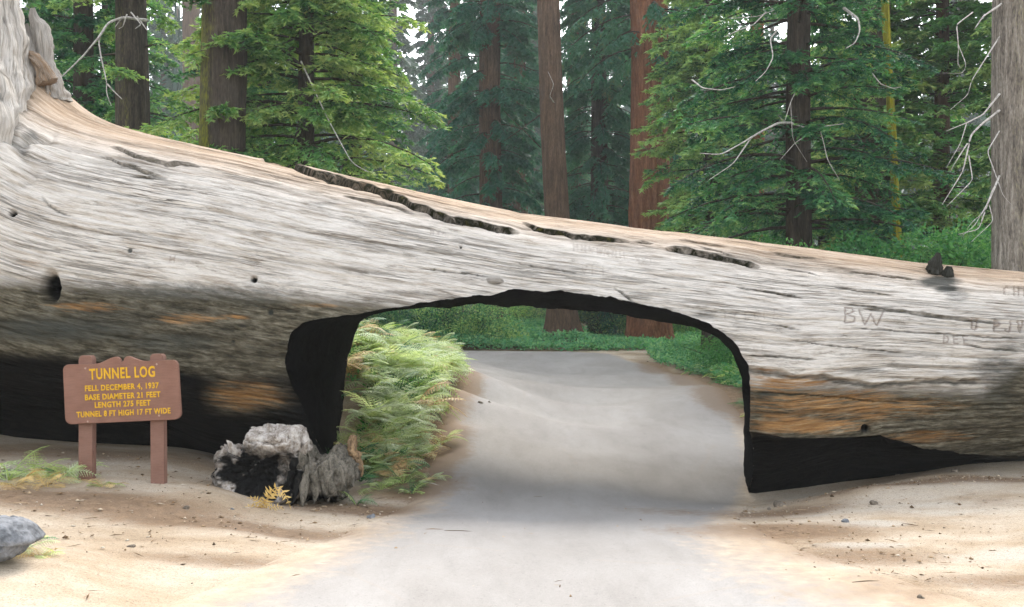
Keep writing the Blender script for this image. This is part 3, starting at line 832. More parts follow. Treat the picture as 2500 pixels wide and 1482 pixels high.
# ------------------------------------------------------------------ sign
def paint(name, a, b, scale=6, rough=.6, bumpd=.004):
    m = NM(name)
    p = m.coord()
    n = m.noise(p, scale, 5, .6)
    n2 = m.noise(m.mapping(p, (.12, 1, 1.4)) if 'brown' in name else p, scale * 14, 4, .65)
    c = m.ramp(n, [(.3, a), (.7, b)])
    c = m.mix(.5, c, m.ramp(n2, [(.3, .62), (.5, 1.0), (.75, 1.15)]), 'MULTIPLY')
    return m.done(c, rough, m.bump(n2, .5, bumpd), .2)
SIGNM = paint('brown_sign_paint', (.17, .083, .058), (.215, .112, .08), 5, .7)
POSTM = paint('brown_post_paint', (.165, .085, .062), (.205, .112, .083), 7, .75)
YELM = paint('yellow_letter_paint', (.50, .27, .012), (.62, .36, .02), 30, .6)
BOLTM = paint('dull_bolt', (.25, .13, .09), (.42, .30, .24), 30, .5)

SY = 10.3
PXM = F / SY
def prism(outline, depth, bev=.006):
    """outline (x,z) counter-clockwise seen from the front (-y); returns mesh with a bevelled front rim"""
    o = np.asarray(outline, float)
    n = len(o)
    c = o.mean(0)
    inn = c + (o - c) * (1 - bev / np.linalg.norm(o - c, axis=1).mean())
    rings = [np.c_[inn[:, 0], np.full(n, -depth / 2), inn[:, 1]], np.c_[o[:, 0], np.full(n, -depth / 2 + bev), o[:, 1]],
             np.c_[o[:, 0], np.full(n, depth / 2 - bev), o[:, 1]], np.c_[inn[:, 0], np.full(n, depth / 2), inn[:, 1]]]
    v = np.concatenate(rings)
    fs = []
    for k in range(3):
        for i in range(n):
            j = (i + 1) % n
            fs.append((k * n + i, k * n + j, (k + 1) * n + j, (k + 1) * n + i))
    fs.append(tuple(range(n))[::-1])
    fs.append(tuple(range(3 * n, 4 * n)))
    me = bpy.data.meshes.new('prism')
    me.from_pydata(v.tolist(), [], [f[::-1] for f in fs])
    me.update()
    return me

def arc(cx, cy, r, a0, a1, n=6):
    return [(cx + r * math.cos(R(a0 + (a1 - a0) * i / n)), cy + r * math.sin(R(a0 + (a1 - a0) * i / n))) for i in range(n + 1)]
# board outline in photo pixels relative to its centre (299, 960), x right, y up; board is tipped a touch
W2, H2 = 141, 73
bo = []
bo += arc(-W2 + 16, -H2 + 16, 16, 180, 270)
bo += arc(W2 - 16, -H2 + 16, 16, 270, 360)
bo += arc(W2 - 16, H2 - 14, 14, 0, 90)
bo += [(62, H2), (52, H2 + 1), (44, H2 + 4), (34, H2 + 8), (24, H2 + 13)] + arc(19, H2 + 4, 10, 70, 178, 6) + [(3, H2 - 1)]
bo += arc(-11, H2 + 4, 10, 5, 112, 6) + [(-24, H2 + 11), (-36, H2 + 6), (-48, H2 + 1), (-58, H2 - 1)]
bo += arc(-W2 + 14, H2 - 14, 14, 90, 180)
sign_loc = at(299, 1175, SY)
SIGN = thing('park_sign', 'brown wooden sign with yellow lettering on two posts, left of the tunnel', 'sign', tuple(sign_loc))
brd_c = at(299.5, 957, SY) - sign_loc
board = obj('board', prism(np.array(bo) / PXM, .055), SIGNM, SIGN, tuple(brd_c))
board.rotation_euler = (0, R(-2.6), 0)

def post_mesh(w, h, d=.10):
    top = arc(0, h - w * .34, w / 2, 8, 172, 8)
    o = [(-w * .5, -.5), (w * .5, -.5), (w * .5, h - w * .36)] + [(x, z if z < h else h) for x, z in top] + [(-w * .5, h - w * .36)]
    return prism(np.array(o), d, .008)
for xp, yb, yt, w in ((213.5, 1172, 868, 34), (388.5, 1188, 864, 33)):
    b = at(xp, yb, SY + .09)
    ps = obj('post', post_mesh(w / PXM, (yb - yt) / PXM * 1.01), POSTM, SIGN, tuple(b - sign_loc))
    ps.rotation_euler = (0, R(-.4 if xp > 300 else .0), 0)

def text_mesh(txt, size, spacing=1.0, width=None, off=.0):
    cu = bpy.data.curves.new('t', 'FONT')
    cu.body = txt
    cu.size = size
    cu.align_x = 'CENTER'
    cu.space_character = spacing
    cu.extrude = .004
    cu.offset = off
    cu.resolution_u = 3
    tmp = bpy.data.objects.new('t', cu)
    COL.objects.link(tmp)
    dg = bpy.context.evaluated_depsgraph_get()
    me = bpy.data.meshes.new_from_object(tmp.evaluated_get(dg))
    bpy.data.objects.remove(tmp)
    bpy.data.curves.remove(cu)
    co = np.empty(len(me.vertices) * 3, np.float32)
    me.vertices.foreach_get('co', co)
    co = co.reshape(-1, 3)
    lo, hi = co.min(0), co.max(0)
    co[:, 0] -= (lo[0] + hi[0]) / 2
    if width:
        co[:, 0] *= width / (hi[0] - lo[0])
    # letters stand up on the board: x stays, y becomes z, z comes forward
    co = np.stack([co[:, 0], -co[:, 2], co[:, 1]], -1)
    me.vertices.foreach_set('co', np.ascontiguousarray(co, dtype=np.float32).ravel())
    me.materials.clear()
    return me
lines = [('TUNNEL LOG', 303, 910, 160, 25), ('FELL DECEMBER 4, 1937', 301, 944, 180, 13), ('BASE DIAMETER 21 FEET', 302, 966, 184, 13),
         ('LENGTH 275 FEET', 301, 985.5, 136, 13), ('TUNNEL 8 FT HIGH 17 FT WIDE', 302, 1007, 229, 13)]
def split_words(me, gap):
    """cut a line of lettering into words: islands of the mesh, grouped where the gaps are narrow"""
    co = np.empty(len(me.vertices) * 3, np.float32); me.vertices.foreach_get('co', co); co = co.reshape(-1, 3)
    polys = [tuple(p.vertices) for p in me.polygons]
    iv = sorted((co[list(p), 0].min(), co[list(p), 0].max()) for p in polys)
    spans = [list(iv[0])]
    for a, b in iv[1:]:
        if a - spans[-1][1] > gap:
            spans.append([a, b])
        else:
            spans[-1][1] = max(spans[-1][1], b)
    out = []
    for a, b in spans:
        ps = [p for p in polys if a - 1e-5 <= co[p[0], 0] <= b + 1e-5]
        ids = sorted({i for p in ps for i in p}); mp = {i: k for k, i in enumerate(ids)}
        m2 = bpy.data.meshes.new('word'); m2.from_pydata(co[ids].tolist(), [], [tuple(mp[i] for i in p) for p in ps]); m2.update()
        out.append(m2)
    bpy.data.meshes.remove(me)
    return out
for txt, cx, cy, w, hpx in lines:
    me = text_mesh(txt, hpx / PXM / .69, 1.12, w / PXM, .0042 if hpx > 20 else .0026)
    wl_ = split_words(me, .19 * hpx / PXM)
    for k, m2 in enumerate(wl_):
        o = obj('lettering', m2, YELM, board, ((cx - 299.5) / PXM, -.0285, (957 - cy - hpx / 2) / PXM))
        ws = txt.replace(',', '').split()
        if len(ws) == len(wl_):
            o['label'] = 'yellow lettering reading ' + ws[k]
def bolt_mesh():
    v, f = tube_arrays([(0, -.006, 0), (0, -.004, 0), (0, .004, 0)], [.006, .010, .012], 10)
    me = bpy.data.meshes.new('bolt')
    me.from_pydata(v.tolist(), [], [tuple(x) for x in f] + [tuple(range(10))])
    return me
BM = bolt_mesh()
for bx, by in ((214, 895), (214, 1025), (388, 893), (388, 1018)):
    obj('bolt', BM, BOLTM, board, ((bx - 299.5) / PXM, -.030, (957 - by) / PXM))

# ------------------------------------------------------------------ lumps shaped from an outline
def lump(outline, Y, depth, center, amp, seed, n=150, ridge=(1, 1, 1), hollow=None, fine=3.0):
    """closed solid whose front outline follows the given pixels; depth in metres to each side"""
    o = np.array([at(a, b, Y) for a, b in outline])[:, [0, 2]]
    c = at(center[0], center[1], Y)[[0, 2]]
    ang = np.unwrap(np.arctan2(o[:, 1] - c[1], o[:, 0] - c[0]))
    rad = np.hypot(o[:, 0] - c[0], o[:, 1] - c[1])
    if ang[-1] < ang[0]:
        ang, rad = ang[::-1], rad[::-1]
    ang = np.r_[ang - 2 * math.pi, ang, ang + 2 * math.pi]; rad = np.r_[rad, rad, rad]
    la = np.linspace(-math.pi / 2, math.pi / 2, n // 2 + 1)      # angle from the outline plane, front at -90
    ph = np.linspace(0, 2 * math.pi, n, endpoint=False)
    LA, PH = np.meshgrid(la, ph, indexing='ij')
    rho = np.interp(PH, ang, rad)
    cl = np.abs(np.cos(LA)) ** .72
    v = np.stack([c[0] + rho * cl * np.cos(PH), Y + depth * np.sign(np.sin(LA)) * np.abs(np.sin(LA)) ** .9, c[1] + rho * cl * np.sin(PH)], -1)
    d = np.stack([np.cos(LA) * np.cos(PH), np.sin(LA), np.cos(LA) * np.sin(PH)], -1)
    q = v * fine * np.array(ridge)
    k = amp * fbm(q, seed, 5, .6) - amp * 1.1 * (1 - np.abs(fbm(q * 1.4, seed + 7, 4, .6)) * 2.2).clip(0, 1) ** 3 + amp * .35 * np.abs(fbm(q * 2.6, seed + 9, 3, .5))
    k = k + amp * 1.1 * (np.round(fbm(q * .9, seed + 21, 2) * 4.5) / 4.5)
    hol = np.zeros_like(rho)
    if hollow:
        px_, py_ = proj(v)
        for hx, hy, rx, ry, dp in hollow:
            w = np.exp(-((((px_ - hx) / rx) ** 2 + ((py_ - hy) / ry) ** 2) ** 2)) * (np.sin(LA) < .1)
            k = k - 0
            v[..., 1] += dp * w
            hol = np.maximum(hol, w)
    v = v + d * k[..., None]
    f = grid_faces(len(la), n, True)
    return v.reshape(-1, 3), f, hol.reshape(-1), k.reshape(-1)

def wood_mat(name, pale, mid, darkc, sc=8):
    m = NM(name)
    p = m.coord()
    a = m.noise(m.mapping(p, (1.6, 1, .6), (0, .5, 0)), sc, 6, .65, .8)
    b = m.noise(p, sc * 5, 4, .6)
    ch = m.attr('char_shade')
    c = m.ramp(m.math('ADD', m.math('MULTIPLY', a, .7), m.math('MULTIPLY', b, .3)), [(.32, darkc), (.45, mid), (.58, pale), (.8, tuple(min(1, x * 1.2) for x in pale))])
    cf = m.math('MULTIPLY_ADD', ch, 1.8, m.math('MULTIPLY_ADD', a, 1.4, -1.0), clamp=True)
    cf = m.math('MULTIPLY', cf, m.math('MINIMUM', m.math('MULTIPLY', ch, 3.0), 1.0))
    c = m.mix(cf, c, m.ramp(b, [(.35, (.0015, .0015, .0015)), (.75, (.009, .008, .007))]))
    return m.done(c, .88, m.bump(m.math('ADD', a, m.math('MULTIPLY', b, .5)), .8, .05), .15)
STUMPM = wood_mat('grey_burnt_root', (.50, .455, .41), (.24, .20, .165), (.025, .022, .018))
GREYW = wood_mat('grey_fibrous_root', (.20, .175, .14), (.09, .08, .062), (.014, .013, .011), 10)
ORANGW = wood_mat('rotten_orange_wood', (.40, .26, .14), (.20, .13, .075), (.05, .035, .02), 10)

def add_lump(name, mat, parent, args, off, char_shade=None, **kw):
    v, f, hol, k = lump(*args, **kw)
    px_, py_ = proj(v)
    ch = hol.copy()
    if char_shade:
        ch = np.maximum(ch, patch(px_, py_, char_shade))
    ch = ch * np.clip(.72 + 1.3 * fbm(v * 6, 261, 4, .65), 0, 1.3)
    return obj(name, mesh_np(name, v - off, f, {'char_shade': ch}), mat, parent)
so = at(690, 1230, 10.9)
STUMP = thing('root_chunk', 'burnt grey root chunk with a black hollow, at the left foot of the tunnel', 'driftwood', tuple(so))
add_lump('burnt_lobe', STUMPM, STUMP, ([(528, 1152), (533, 1120), (545, 1098), (556, 1078), (568, 1090), (585, 1094), (602, 1082), (606, 1060), (616, 1044), (640, 1038), (668, 1042), (700, 1046), (722, 1042), (742, 1056), (752, 1086), (752, 1130),
    (738, 1170), (722, 1205), (708, 1232), (690, 1225), (655, 1216), (610, 1214), (560, 1204), (535, 1180)], 10.95, .52, (645, 1140), .075, 211), so,
    hollow=[(625, 1150, 85, 52, .2), (700, 1150, 28, 50, .15)], char_shade=[(620, 1155, 110, 60, 1.4), (700, 1175, 45, 60, 1.2), (640, 1205, 95, 26, 1.2)], fine=2.7, ridge=(.7, 1, 1.4), n=300)
add_lump('fibrous_lobe', GREYW, STUMP, ([(735, 1065), (752, 1075), (772, 1110), (800, 1112), (822, 1092), (842, 1112), (860, 1140), (862, 1180), (838, 1212), (800, 1222), (760, 1220), (728, 1246), (712, 1250), (705, 1225), (715, 1180), (725, 1120)],
    11.15, .42, (775, 1165), .065, 221), so, char_shade=[(770, 1222, 90, 18, .9), (720, 1215, 22, 40, .8)], fine=3.2, ridge=(1.8, 1, .55), n=240)
add_lump('splintered_edge', GREYW, STUMP, ([(815, 1090), (828, 1078), (842, 1085), (852, 1110), (868, 1128), (872, 1165), (850, 1190), (835, 1165), (826, 1130)], 11.5, .2, (845, 1130), .05, 231), so, char_shade=[(850, 1180, 30, 20, .8)], fine=6, n=90)
add_lump('rotten_edge', ORANGW, STUMP, ([(852, 1072), (862, 1058), (878, 1062), (876, 1085), (868, 1100), (878, 1120), (888, 1150), (884, 1168), (872, 1160), (860, 1125), (850, 1098)], 11.6, .12, (867, 1110), .03, 241), so, fine=8, n=80)

# broken, splintered rim of the chunk
def shard(p0, p1, r, seed, mat=STUMPM, ch=0.0):
    rg = np.random.default_rng(seed)
    l = np.array([p0 + (p1 - p0) * t for t in (0, .35, .7, 1.0)]) + rg.normal(0, r * .22, (4, 3)) * [[0], [1], [1], [.3]]
    v, f_ = tube_arrays(smooth_line(l, 10), np.array([1, 1.05, 1, .95, .9, .8, .68, .5, .3, .04]) * r, 7)
    v = v + (rg.normal(0, r * .16, (10, 7, 3)) * np.linspace(1, .2, 10)[:, None, None]).reshape(-1, 3)
    tr = np.concatenate([quads_to_tris(f_), [(0, k + 1, k) for k in range(1, 6)]])
    return obj('splinter', mesh_np('splinter', v - so, tr, {'char_shade': np.full(len(v), ch)}, smooth=False), mat, STUMP)
for k, (a0, b0, a1, b1, r, Y) in enumerate([(575, 1118, 553, 1074, .05, 10.62), (590, 1110, 566, 1092, .045, 10.6), (560, 1140, 531, 1122, .05, 10.65), (620, 1095, 598, 1078, .04, 10.6), (655, 1085, 612, 1088, .045, 10.55), (700, 1075, 645, 1078, .05, 10.52), (690, 1080, 664, 1062, .035, 10.5),
        (640, 1075, 612, 1044, .06, 10.8), (680, 1080, 655, 1034, .06, 10.85), (715, 1085, 702, 1038, .055, 10.85), (735, 1100, 740, 1046, .05, 10.9), (725, 1120, 752, 1075, .05, 10.75), (730, 1150, 712, 1236, .05, 10.62), (745, 1150, 738, 1240, .06, 10.68), (720, 1120, 700, 1196, .045, 10.58),
        (770, 1150, 765, 1228, .06, 10.75), (800, 1140, 802, 1228, .06, 10.8), (830, 1130, 838, 1218, .055, 10.9), (845, 1120, 862, 1190, .05, 11.05), (800, 1130, 826, 1084, .05, 11.1), (770, 1130, 776, 1104, .05, 11.0), (545, 1160, 534, 1196, .05, 10.7), (600, 1200, 570, 1216, .05, 10.6)]):
    shard(at(a0, b0, Y + .12), at(a1, b1, Y), r, 270 + k, STUMPM if k < 13 else GREYW, .75 if k in (12, 14, 21, 22) else 0.0)

# rock at the lower left
def rock_mat(name, a, b, c3):
    m = NM(name)
    p = m.coord()
    n = m.noise(p, 7, 6, .6)
    n2 = m.noise(p, 40, 4, .6)
    c = m.ramp(n, [(.3, a), (.5, b), (.72, c3)])
    c = m.mix(.7, c, m.ramp(n2, [(.35, .6), (.5, 1.0), (.7, 1.1)]), 'MULTIPLY')
    return m.done(c, .85, m.bump(n2, .5, .02), .2)
ROCKM = rock_mat('grey_granite', (.04, .042, .047), (.16, .165, .175), (.28, .285, .30))
STONEM = rock_mat('brown_stone', (.05, .042, .035), (.16, .13, .10), (.30, .25, .20))
def stone(name, label, outline, Y, depth, center, mat, seed, amp=.02, fine=6, n=64, group=None, hollow=None):
    v, f, _, _ = lump(outline, Y, depth, center, amp, seed, n=n, fine=fine, hollow=hollow)
    b = np.array([v[:, 0].mean(), v[:, 1].mean(), v[:, 2].min()])
    o = obj(name, mesh_np(name, v - b, f), mat, None, tuple(b))
    return tag(o, label, 'rock', group)
stone('rock', 'grey granite boulder half cut off by the left edge above small weeds', [(-70, 1300), (-40, 1274), (0, 1264), (40, 1268), (66, 1280), (86, 1298), (97, 1312), (90, 1322), (60, 1318), (58, 1340), (30, 1362), (-30, 1366), (-70, 1345)], 6.75, .26, (10, 1312), ROCKM, 301, .014, 4, 110)
peb = [('small dark stone lying on the dirt right of the sign', 455, 1240, 9, 6), ('lone dark round stone at the bottom right corner', 2249, 1463, 9, 9), ('low brown clod below the right foot of the log', 1902, 1232, 15, 9), ('flat stone with a pale side on the right mound', 2066, 1272, 11, 6),
       ('tan crumbly clod high on the right mound', 2134, 1228, 12, 6), ('tiny reddish stone beside the brown clod', 1879, 1243, 5, 4), ('small brown bark chip in the brown litter left of the road', 322, 1334, 10, 4), ('grey pebble near the left road edge under the ferns', 905, 1262, 12, 7),
       ('dark pebble on the road verge right of the ferns', 1172, 984, 6, 4), ('smaller dark pebble on the asphalt by the verge', 1195, 982, 4, 3), ('stone by the log foot on the right mound', 2190, 1157, 9, 5), ('rounded stone close under the log at far right', 2330, 1150, 10, 5), ('small pale pebble on the left dirt slope', 566, 1243, 5, 3),
       ('grey pebble at the near road edge', 918, 1467, 6, 4), ('tiny dark pebble in the middle of the near road', 1432, 1303, 5, 3)]
def px_ground(px, py):
    ys = np.linspace(5, 60, 2200)
    x = (px - 1250) / F * ys
    d = (EYE + (HOR - py) / F * ys) - ground_z(x, ys)
    k = np.nonzero(d < 0)[0]
    return ys[k[0]] if len(k) else 40.
for i, (lb, a, b, rx, ry) in enumerate(peb):
    Y = px_ground(a, b + ry * .5)
    rg = np.random.default_rng(i + 5)
    ol = [(a + rx * (1 + .25 * rg.normal()) * math.cos(t), b - ry * (1 + .2 * rg.normal()) * math.sin(t)) for t in np.linspace(0, 2 * math.pi, 9)[:-1]]
    stone('stone', lb, ol, Y, rx / F * Y * .8, (a, b), STONEM if i not in (3, 7, 12, 13) else ROCKM, 320 + i, .006, 20, 26)

# fine gravel and bits along the foot of the log (countless)
def scatter_bits(name, label, pts, size, mat, seed, flat=.5, thin=1.0):
    rg = np.random.default_rng(seed)
    n = len(pts)
    base = np.array([(1, 0, 0), (-1, 0, 0), (0, 1, 0), (0, -1, 0), (0, 0, 1), (0, 0, -.4)], float)
    tri = np.array([(0, 2, 4), (2, 1, 4), (1, 3, 4), (3, 0, 4), (2, 0, 5), (1, 2, 5), (3, 1, 5), (0, 3, 5)])
    s = size * (0.35 + rg.pareto(2.6, n))[:, None, None]
    s = np.minimum(s, size * 3)
    a = rg.uniform(0, 6.28, n)
    ca, sa_ = np.cos(a), np.sin(a)
    b = base[None] * (1 + .5 * rg.normal(size=(n, 6, 1)))
    b = b * np.stack([np.ones(n), rg.uniform(.4, .9, n) * thin, np.full(n, flat)], -1)[:, None, :]
    v = np.stack([b[..., 0] * ca[:, None] - b[..., 1] * sa_[:, None], b[..., 0] * sa_[:, None] + b[..., 1] * ca[:, None], b[..., 2]], -1) * s
    v = v + pts[:, None, :]
    f = (tri[None] + 6 * np.arange(n)[:, None, None]).reshape(-1, 3)
    return tag(obj(name, mesh_np(name, v.reshape(-1, 3), f, {'rnd': np.repeat(rg.uniform(0, 1, n), 6)}, smooth=False), mat), label, kind='stuff')
bm = NM('litter_bits')
c = bm.ramp(bm.attr('rnd'), [(.0, (.06, .04, .025)), (.35, (.20, .13, .075)), (.7, (.36, .26, .16)), (1., (.48, .42, .34))])
BITM = bm.done(c, .9, None, .1)
rg = np.random.default_rng(77)
pts = []
for (cx, cy, sx, sy, n) in ((5.4, 12.05, 1.6, .22, 900), (-1.5, 10.9, .8, .5, 500), (-1.02, 17.5, .16, 2.2, 500), (-4.5, 11.4, 1.6, .7, 700), (2.5, 9.8, 1.0, .7, 350), (-3, 9, 1.6, .6, 500), (3.4, 8.2, 1.3, .6, 300), (-.9, 13, .25, .9, 300), (4.4, 24, .35, 5, 400), (3, 11.2, .7, .3, 200)):
    q = np.c_[rg.normal(cx, sx, n), rg.normal(cy, sy, n)]
    pts.append(q)
pts = np.concatenate(pts)
pts = np.c_[pts, ground_z(pts[:, 0], pts[:, 1]) + .004]
nd_ = np.random.default_rng(81)
qq = np.c_[nd_.uniform(-7, 7, 5200), nd_.uniform(6.2, 12.5, 5200)]
kp = (fbm(np.stack([qq[:, 0] * .8, qq[:, 1] * 1.4, 0 * qq[:, 0]], -1), 83, 3) + patch(qq[:, 0], qq[:, 1], BROWN) * .8 + nd_.normal(0, .15, len(qq))) > .28
qq = qq[kp]
pts = np.concatenate([pts, np.c_[qq, ground_z(qq[:, 0], qq[:, 1]) + .012]])
scatter_bits('ground_litter', 'bark crumbs and needle litter strewn over the dirt', pts, .009, BITM, 78)
nd_ = np.random.default_rng(84)
qq = np.c_[nd_.uniform(-7, 7, 9000), nd_.uniform(6.2, 12.6, 9000)]
kp = (fbm(np.stack([qq[:, 0] * .7, qq[:, 1] * 1.2, 0 * qq[:, 0]], -1), 85, 3) + patch(qq[:, 0], qq[:, 1], BROWN) * .7 + nd_.normal(0, .2, len(qq)) - .35 * np.exp(-((qq[:, 0] - .5) / 1.6) ** 2)) > .12
qq = qq[kp]
scatter_bits('needle_litter', 'dry fallen needles and bark slivers on the ground', np.c_[qq, ground_z(qq[:, 0], qq[:, 1]) + .014], .022, BITM, 86, .08, .16)
rg = np.random.default_rng(79)
n = 90
q = np.c_[rg.uniform(-7, 7, n * 6), rg.uniform(6.2, 12, n * 6)]
q = np.c_[q, ground_z(q[:, 0], q[:, 1]) + .012]
scatter_bits('loose_gravel', 'sparse small gravel on the dirt and road', q, .005, STONEM, 80, .6)

# ------------------------------------------------------------------ plants: ferns and weeds
def leaf_mat(name, stops, trans=.35, tcol=None, rough=.6, spec=.3, attr='rnd'):
    m = NM(name)
    f = m.attr(attr)
    p = m.pos()
    n = m.noise(p, 1.3, 3, .6)
    oi = m.n('ShaderNodeObjectInfo').outputs['Random']
    k = m.math('ADD', m.math('MULTIPLY', f, .55), m.math('ADD', m.math('MULTIPLY', n, .3), m.math('MULTIPLY', oi, .22)))
    c = m.ramp(k, stops)
    tc = m.mix(1.0, c, (1.3, 1.3, .7), 'MULTIPLY')
    return m.done(c, rough, None, spec, (tc, trans))
FERNM = leaf_mat('fern_leaf', [(.15, (.14, .26, .06)), (.4, (.32, .44, .14)), (.6, (.48, .58, .26)), (.8, (.60, .66, .40)), (.95, (.50, .42, .17))], .5)
FERNP = leaf_mat('fern_leaf_silvery', [(.2, (.30, .40, .24)), (.5, (.48, .56, .38)), (.8, (.62, .70, .50))], .5)
FERNB = leaf_mat('fern_leaf_dry', [(.2, (.26, .15, .06)), (.5, (.46, .31, .14)), (.8, (.62, .48, .25))], .25)
FERND = leaf_mat('fern_leaf_dark', [(.15, (.018, .07, .03)), (.5, (.05, .15, .06)), (.85, (.11, .24, .09))], .25)
DRYF = leaf_mat('fern_leaf_straw', [(.2, (.50, .33, .12)), (.8, (.66, .48, .20))], .25)

def frond_mesh(seed, L=1.0, pairs=15, droop=.55, wid=.26, teeth=3, wf=1.0):
    """an arching frond along +x: midrib with pinnae that carry teeth"""
    rg = np.random.default_rng(seed)
    vs, fs, rn = [], [], []
    def P_(u):
        return np.array([L * u * (1 - .12 * u), .03 * math.sin(3 * u) * L, L * (.75 * u - droop * 1.25 * u ** 2)])
    for k in range(pairs):
        u = .16 + .82 * (k / (pairs - 1)) ** .92
        p = P_(u)
        t = P_(min(u + .02, 1.02)) - P_(u - .02)
        t /= np.linalg.norm(t)
        side = np.cross(t, (0, 0, 1)); side /= np.linalg.norm(side)
        up = np.cross(side, t)
        ln = L * wid * (math.sin(math.pi * min(1, .12 + .9 * u)) ** .8 * (1 - .35 * u) + .03) * rg.uniform(.9, 1.1)
        for sg in (-1, 1):
            d = side * sg * .9 + t * .42 - up * (.12 + .12 * rg.random())
            d /= np.linalg.norm(d)
            w = t * L * .5 * (1 - .16) / pairs * 1.05 * wf
            r0 = rg.random()
            b = len(vs)
            # pinna: a row of lobes
            for q in range(teeth):
                a0, a1, a2 = q / teeth, (q + .55) / teeth, (q + 1.1) / teeth
                s0 = 1 - a0 * .75
                c0 = p + d * ln * a0; c2 = p + d * ln * min(a2, 1)
                m_ = p + d * ln * a1
                bb = len(vs)
                vs += [c0, m_ - w * s0 * .55 + d * ln * .06, c2, m_ + w * s0 * .75 + d * ln * .06 - up * .01 * L]
                fs += [(bb, bb + 1, bb + 2), (bb, bb + 2, bb + 3)]
                rn += [r0] * 4
    # midrib as a thin three-sided stem
    us = np.linspace(0, 1, 7)
    tv, tf = tube_arrays([P_(u) for u in us], np.linspace(.012, .003, 7) * L, 3)
    b = len(vs)
    vs = np.concatenate([np.array(vs), tv])
    fs = np.concatenate([np.array(fs), quads_to_tris(tf) + b])
    rn = np.r_[rn, np.full(len(tv), .6)]
    return mesh_np('frond', vs, fs, {'rnd': rn}, smooth=False)
FR = [frond_mesh(900 + i, 1.0, 13 + i % 4, .42 + .09 * (i % 5), .28 + .035 * (i % 3), 3) for i in range(8)]
def with_mat(me, mat):
    m2 = me.copy()
    m2.materials.append(mat)
    return m2
FRM = {k: [with_mat(m, mt) for m in FR] for k, mt in (('g', FERNM), ('p', FERNP), ('b', FERNB), ('d', FERND), ('s', DRYF))}
def fern(x, y, size, n, label, group, kinds='ggp', seed=0, lean=None, name='fern', z=None, up=.5):
    rg = np.random.default_rng(seed)
    z = g1(x, y) - .02 if z is None else z
    t = thing(name, label, 'fern', (x, y, z), group)
    a0 = rg.uniform(0, 6.28)
    for k in range(n):
        a = a0 + k * 2.4 + rg.normal(0, .25)
        kk = kinds[rg.integers(len(kinds))]
        o = bpy.data.objects.new('frond', FRM[kk][rg.integers(8)])
        o.parent = t
        s = size * rg.uniform(.7, 1.15)
        o.scale = (s, s, s)
        o.rotation_euler = (rg.normal(0, .25), -rg.uniform(-.15, up), a if lean is None else lean + rg.normal(0, .9))
        COL.objects.link(o)
    return t

# the fern bank at the left of the road beyond the log
rg = np.random.default_rng(400)
cnt = 0
cand = []
for Yb in np.arange(12.7, 30, .34):
    xl = np.interp(Yb, [13, 14, 16, 20, 26, 30], [-2.15, -2.4, -2.9, -3.6, -4.2, -4.6])
    xr = np.interp(Yb, [13, 13.8, 15, 19, 24, 27, 30], [-1.5, -1.45, -1.42, -1.38, -1.6, -1.95, -2.8])
    m_ = int(4 + (Yb - 12.5) * .10)
    for j in range(m_):
        x = xl + (xr - xl) * ((j + rg.uniform(.1, .9)) / m_)
        cand.append((x, Yb + rg.uniform(-.2, .2)))
for x, y in cand:
    yg = y
    if y < 15.4 and x < -2.25:
        continue
    kinds = 'gpgp' if y > 15.5 else 'ggpb'
    r_ = rg.random()
    if r_ < .14: kinds = 'bbg'
    elif r_ < .48: kinds = 'ppp'
    elif r_ < .56: kinds = 'ddg'
    lab = {'bbg': 'browning fern with dry fronds on the bank left of the road', 'ppp': 'silvery pale fern on the sunlit bank beyond the tunnel', 'ddg': 'darker green fern low on the bank beyond the tunnel'}.get(kinds, 'light green fern on the bank left of the road')
    lab = lab.replace('the sunlit bank', 'the bank').replace('the bank', 'the ' + ('near end of the' if y < 15.5 else 'middle of the' if y < 20 else 'far end of the') + ' bank', 1)
    fern(x, y, rg.uniform(.6, 1.0) if y > 14.5 else rg.uniform(.5, .78), 12, lab, 'ferns on the bank beyond the tunnel', kinds, 500 + cnt, lean=None if rg.random() < .4 else -.35)
    cnt += 1
# ferns at the right verge beyond the log
for i in range(44):
    y = rg.uniform(17.8, 29.5)
    x = np.interp(y, [18, 22, 26, 31], [4.75, 5.0, 5.3, 5.2]) + rg.uniform(-.1, 1.5)
    fern(x, y, rg.uniform(.5, .85), 8, 'dark green fern on the ' + ('nearer' if y < 22.5 else 'farther') + ' right verge beyond the tunnel', 'ferns on the right verge', 'dgd', 700 + i)
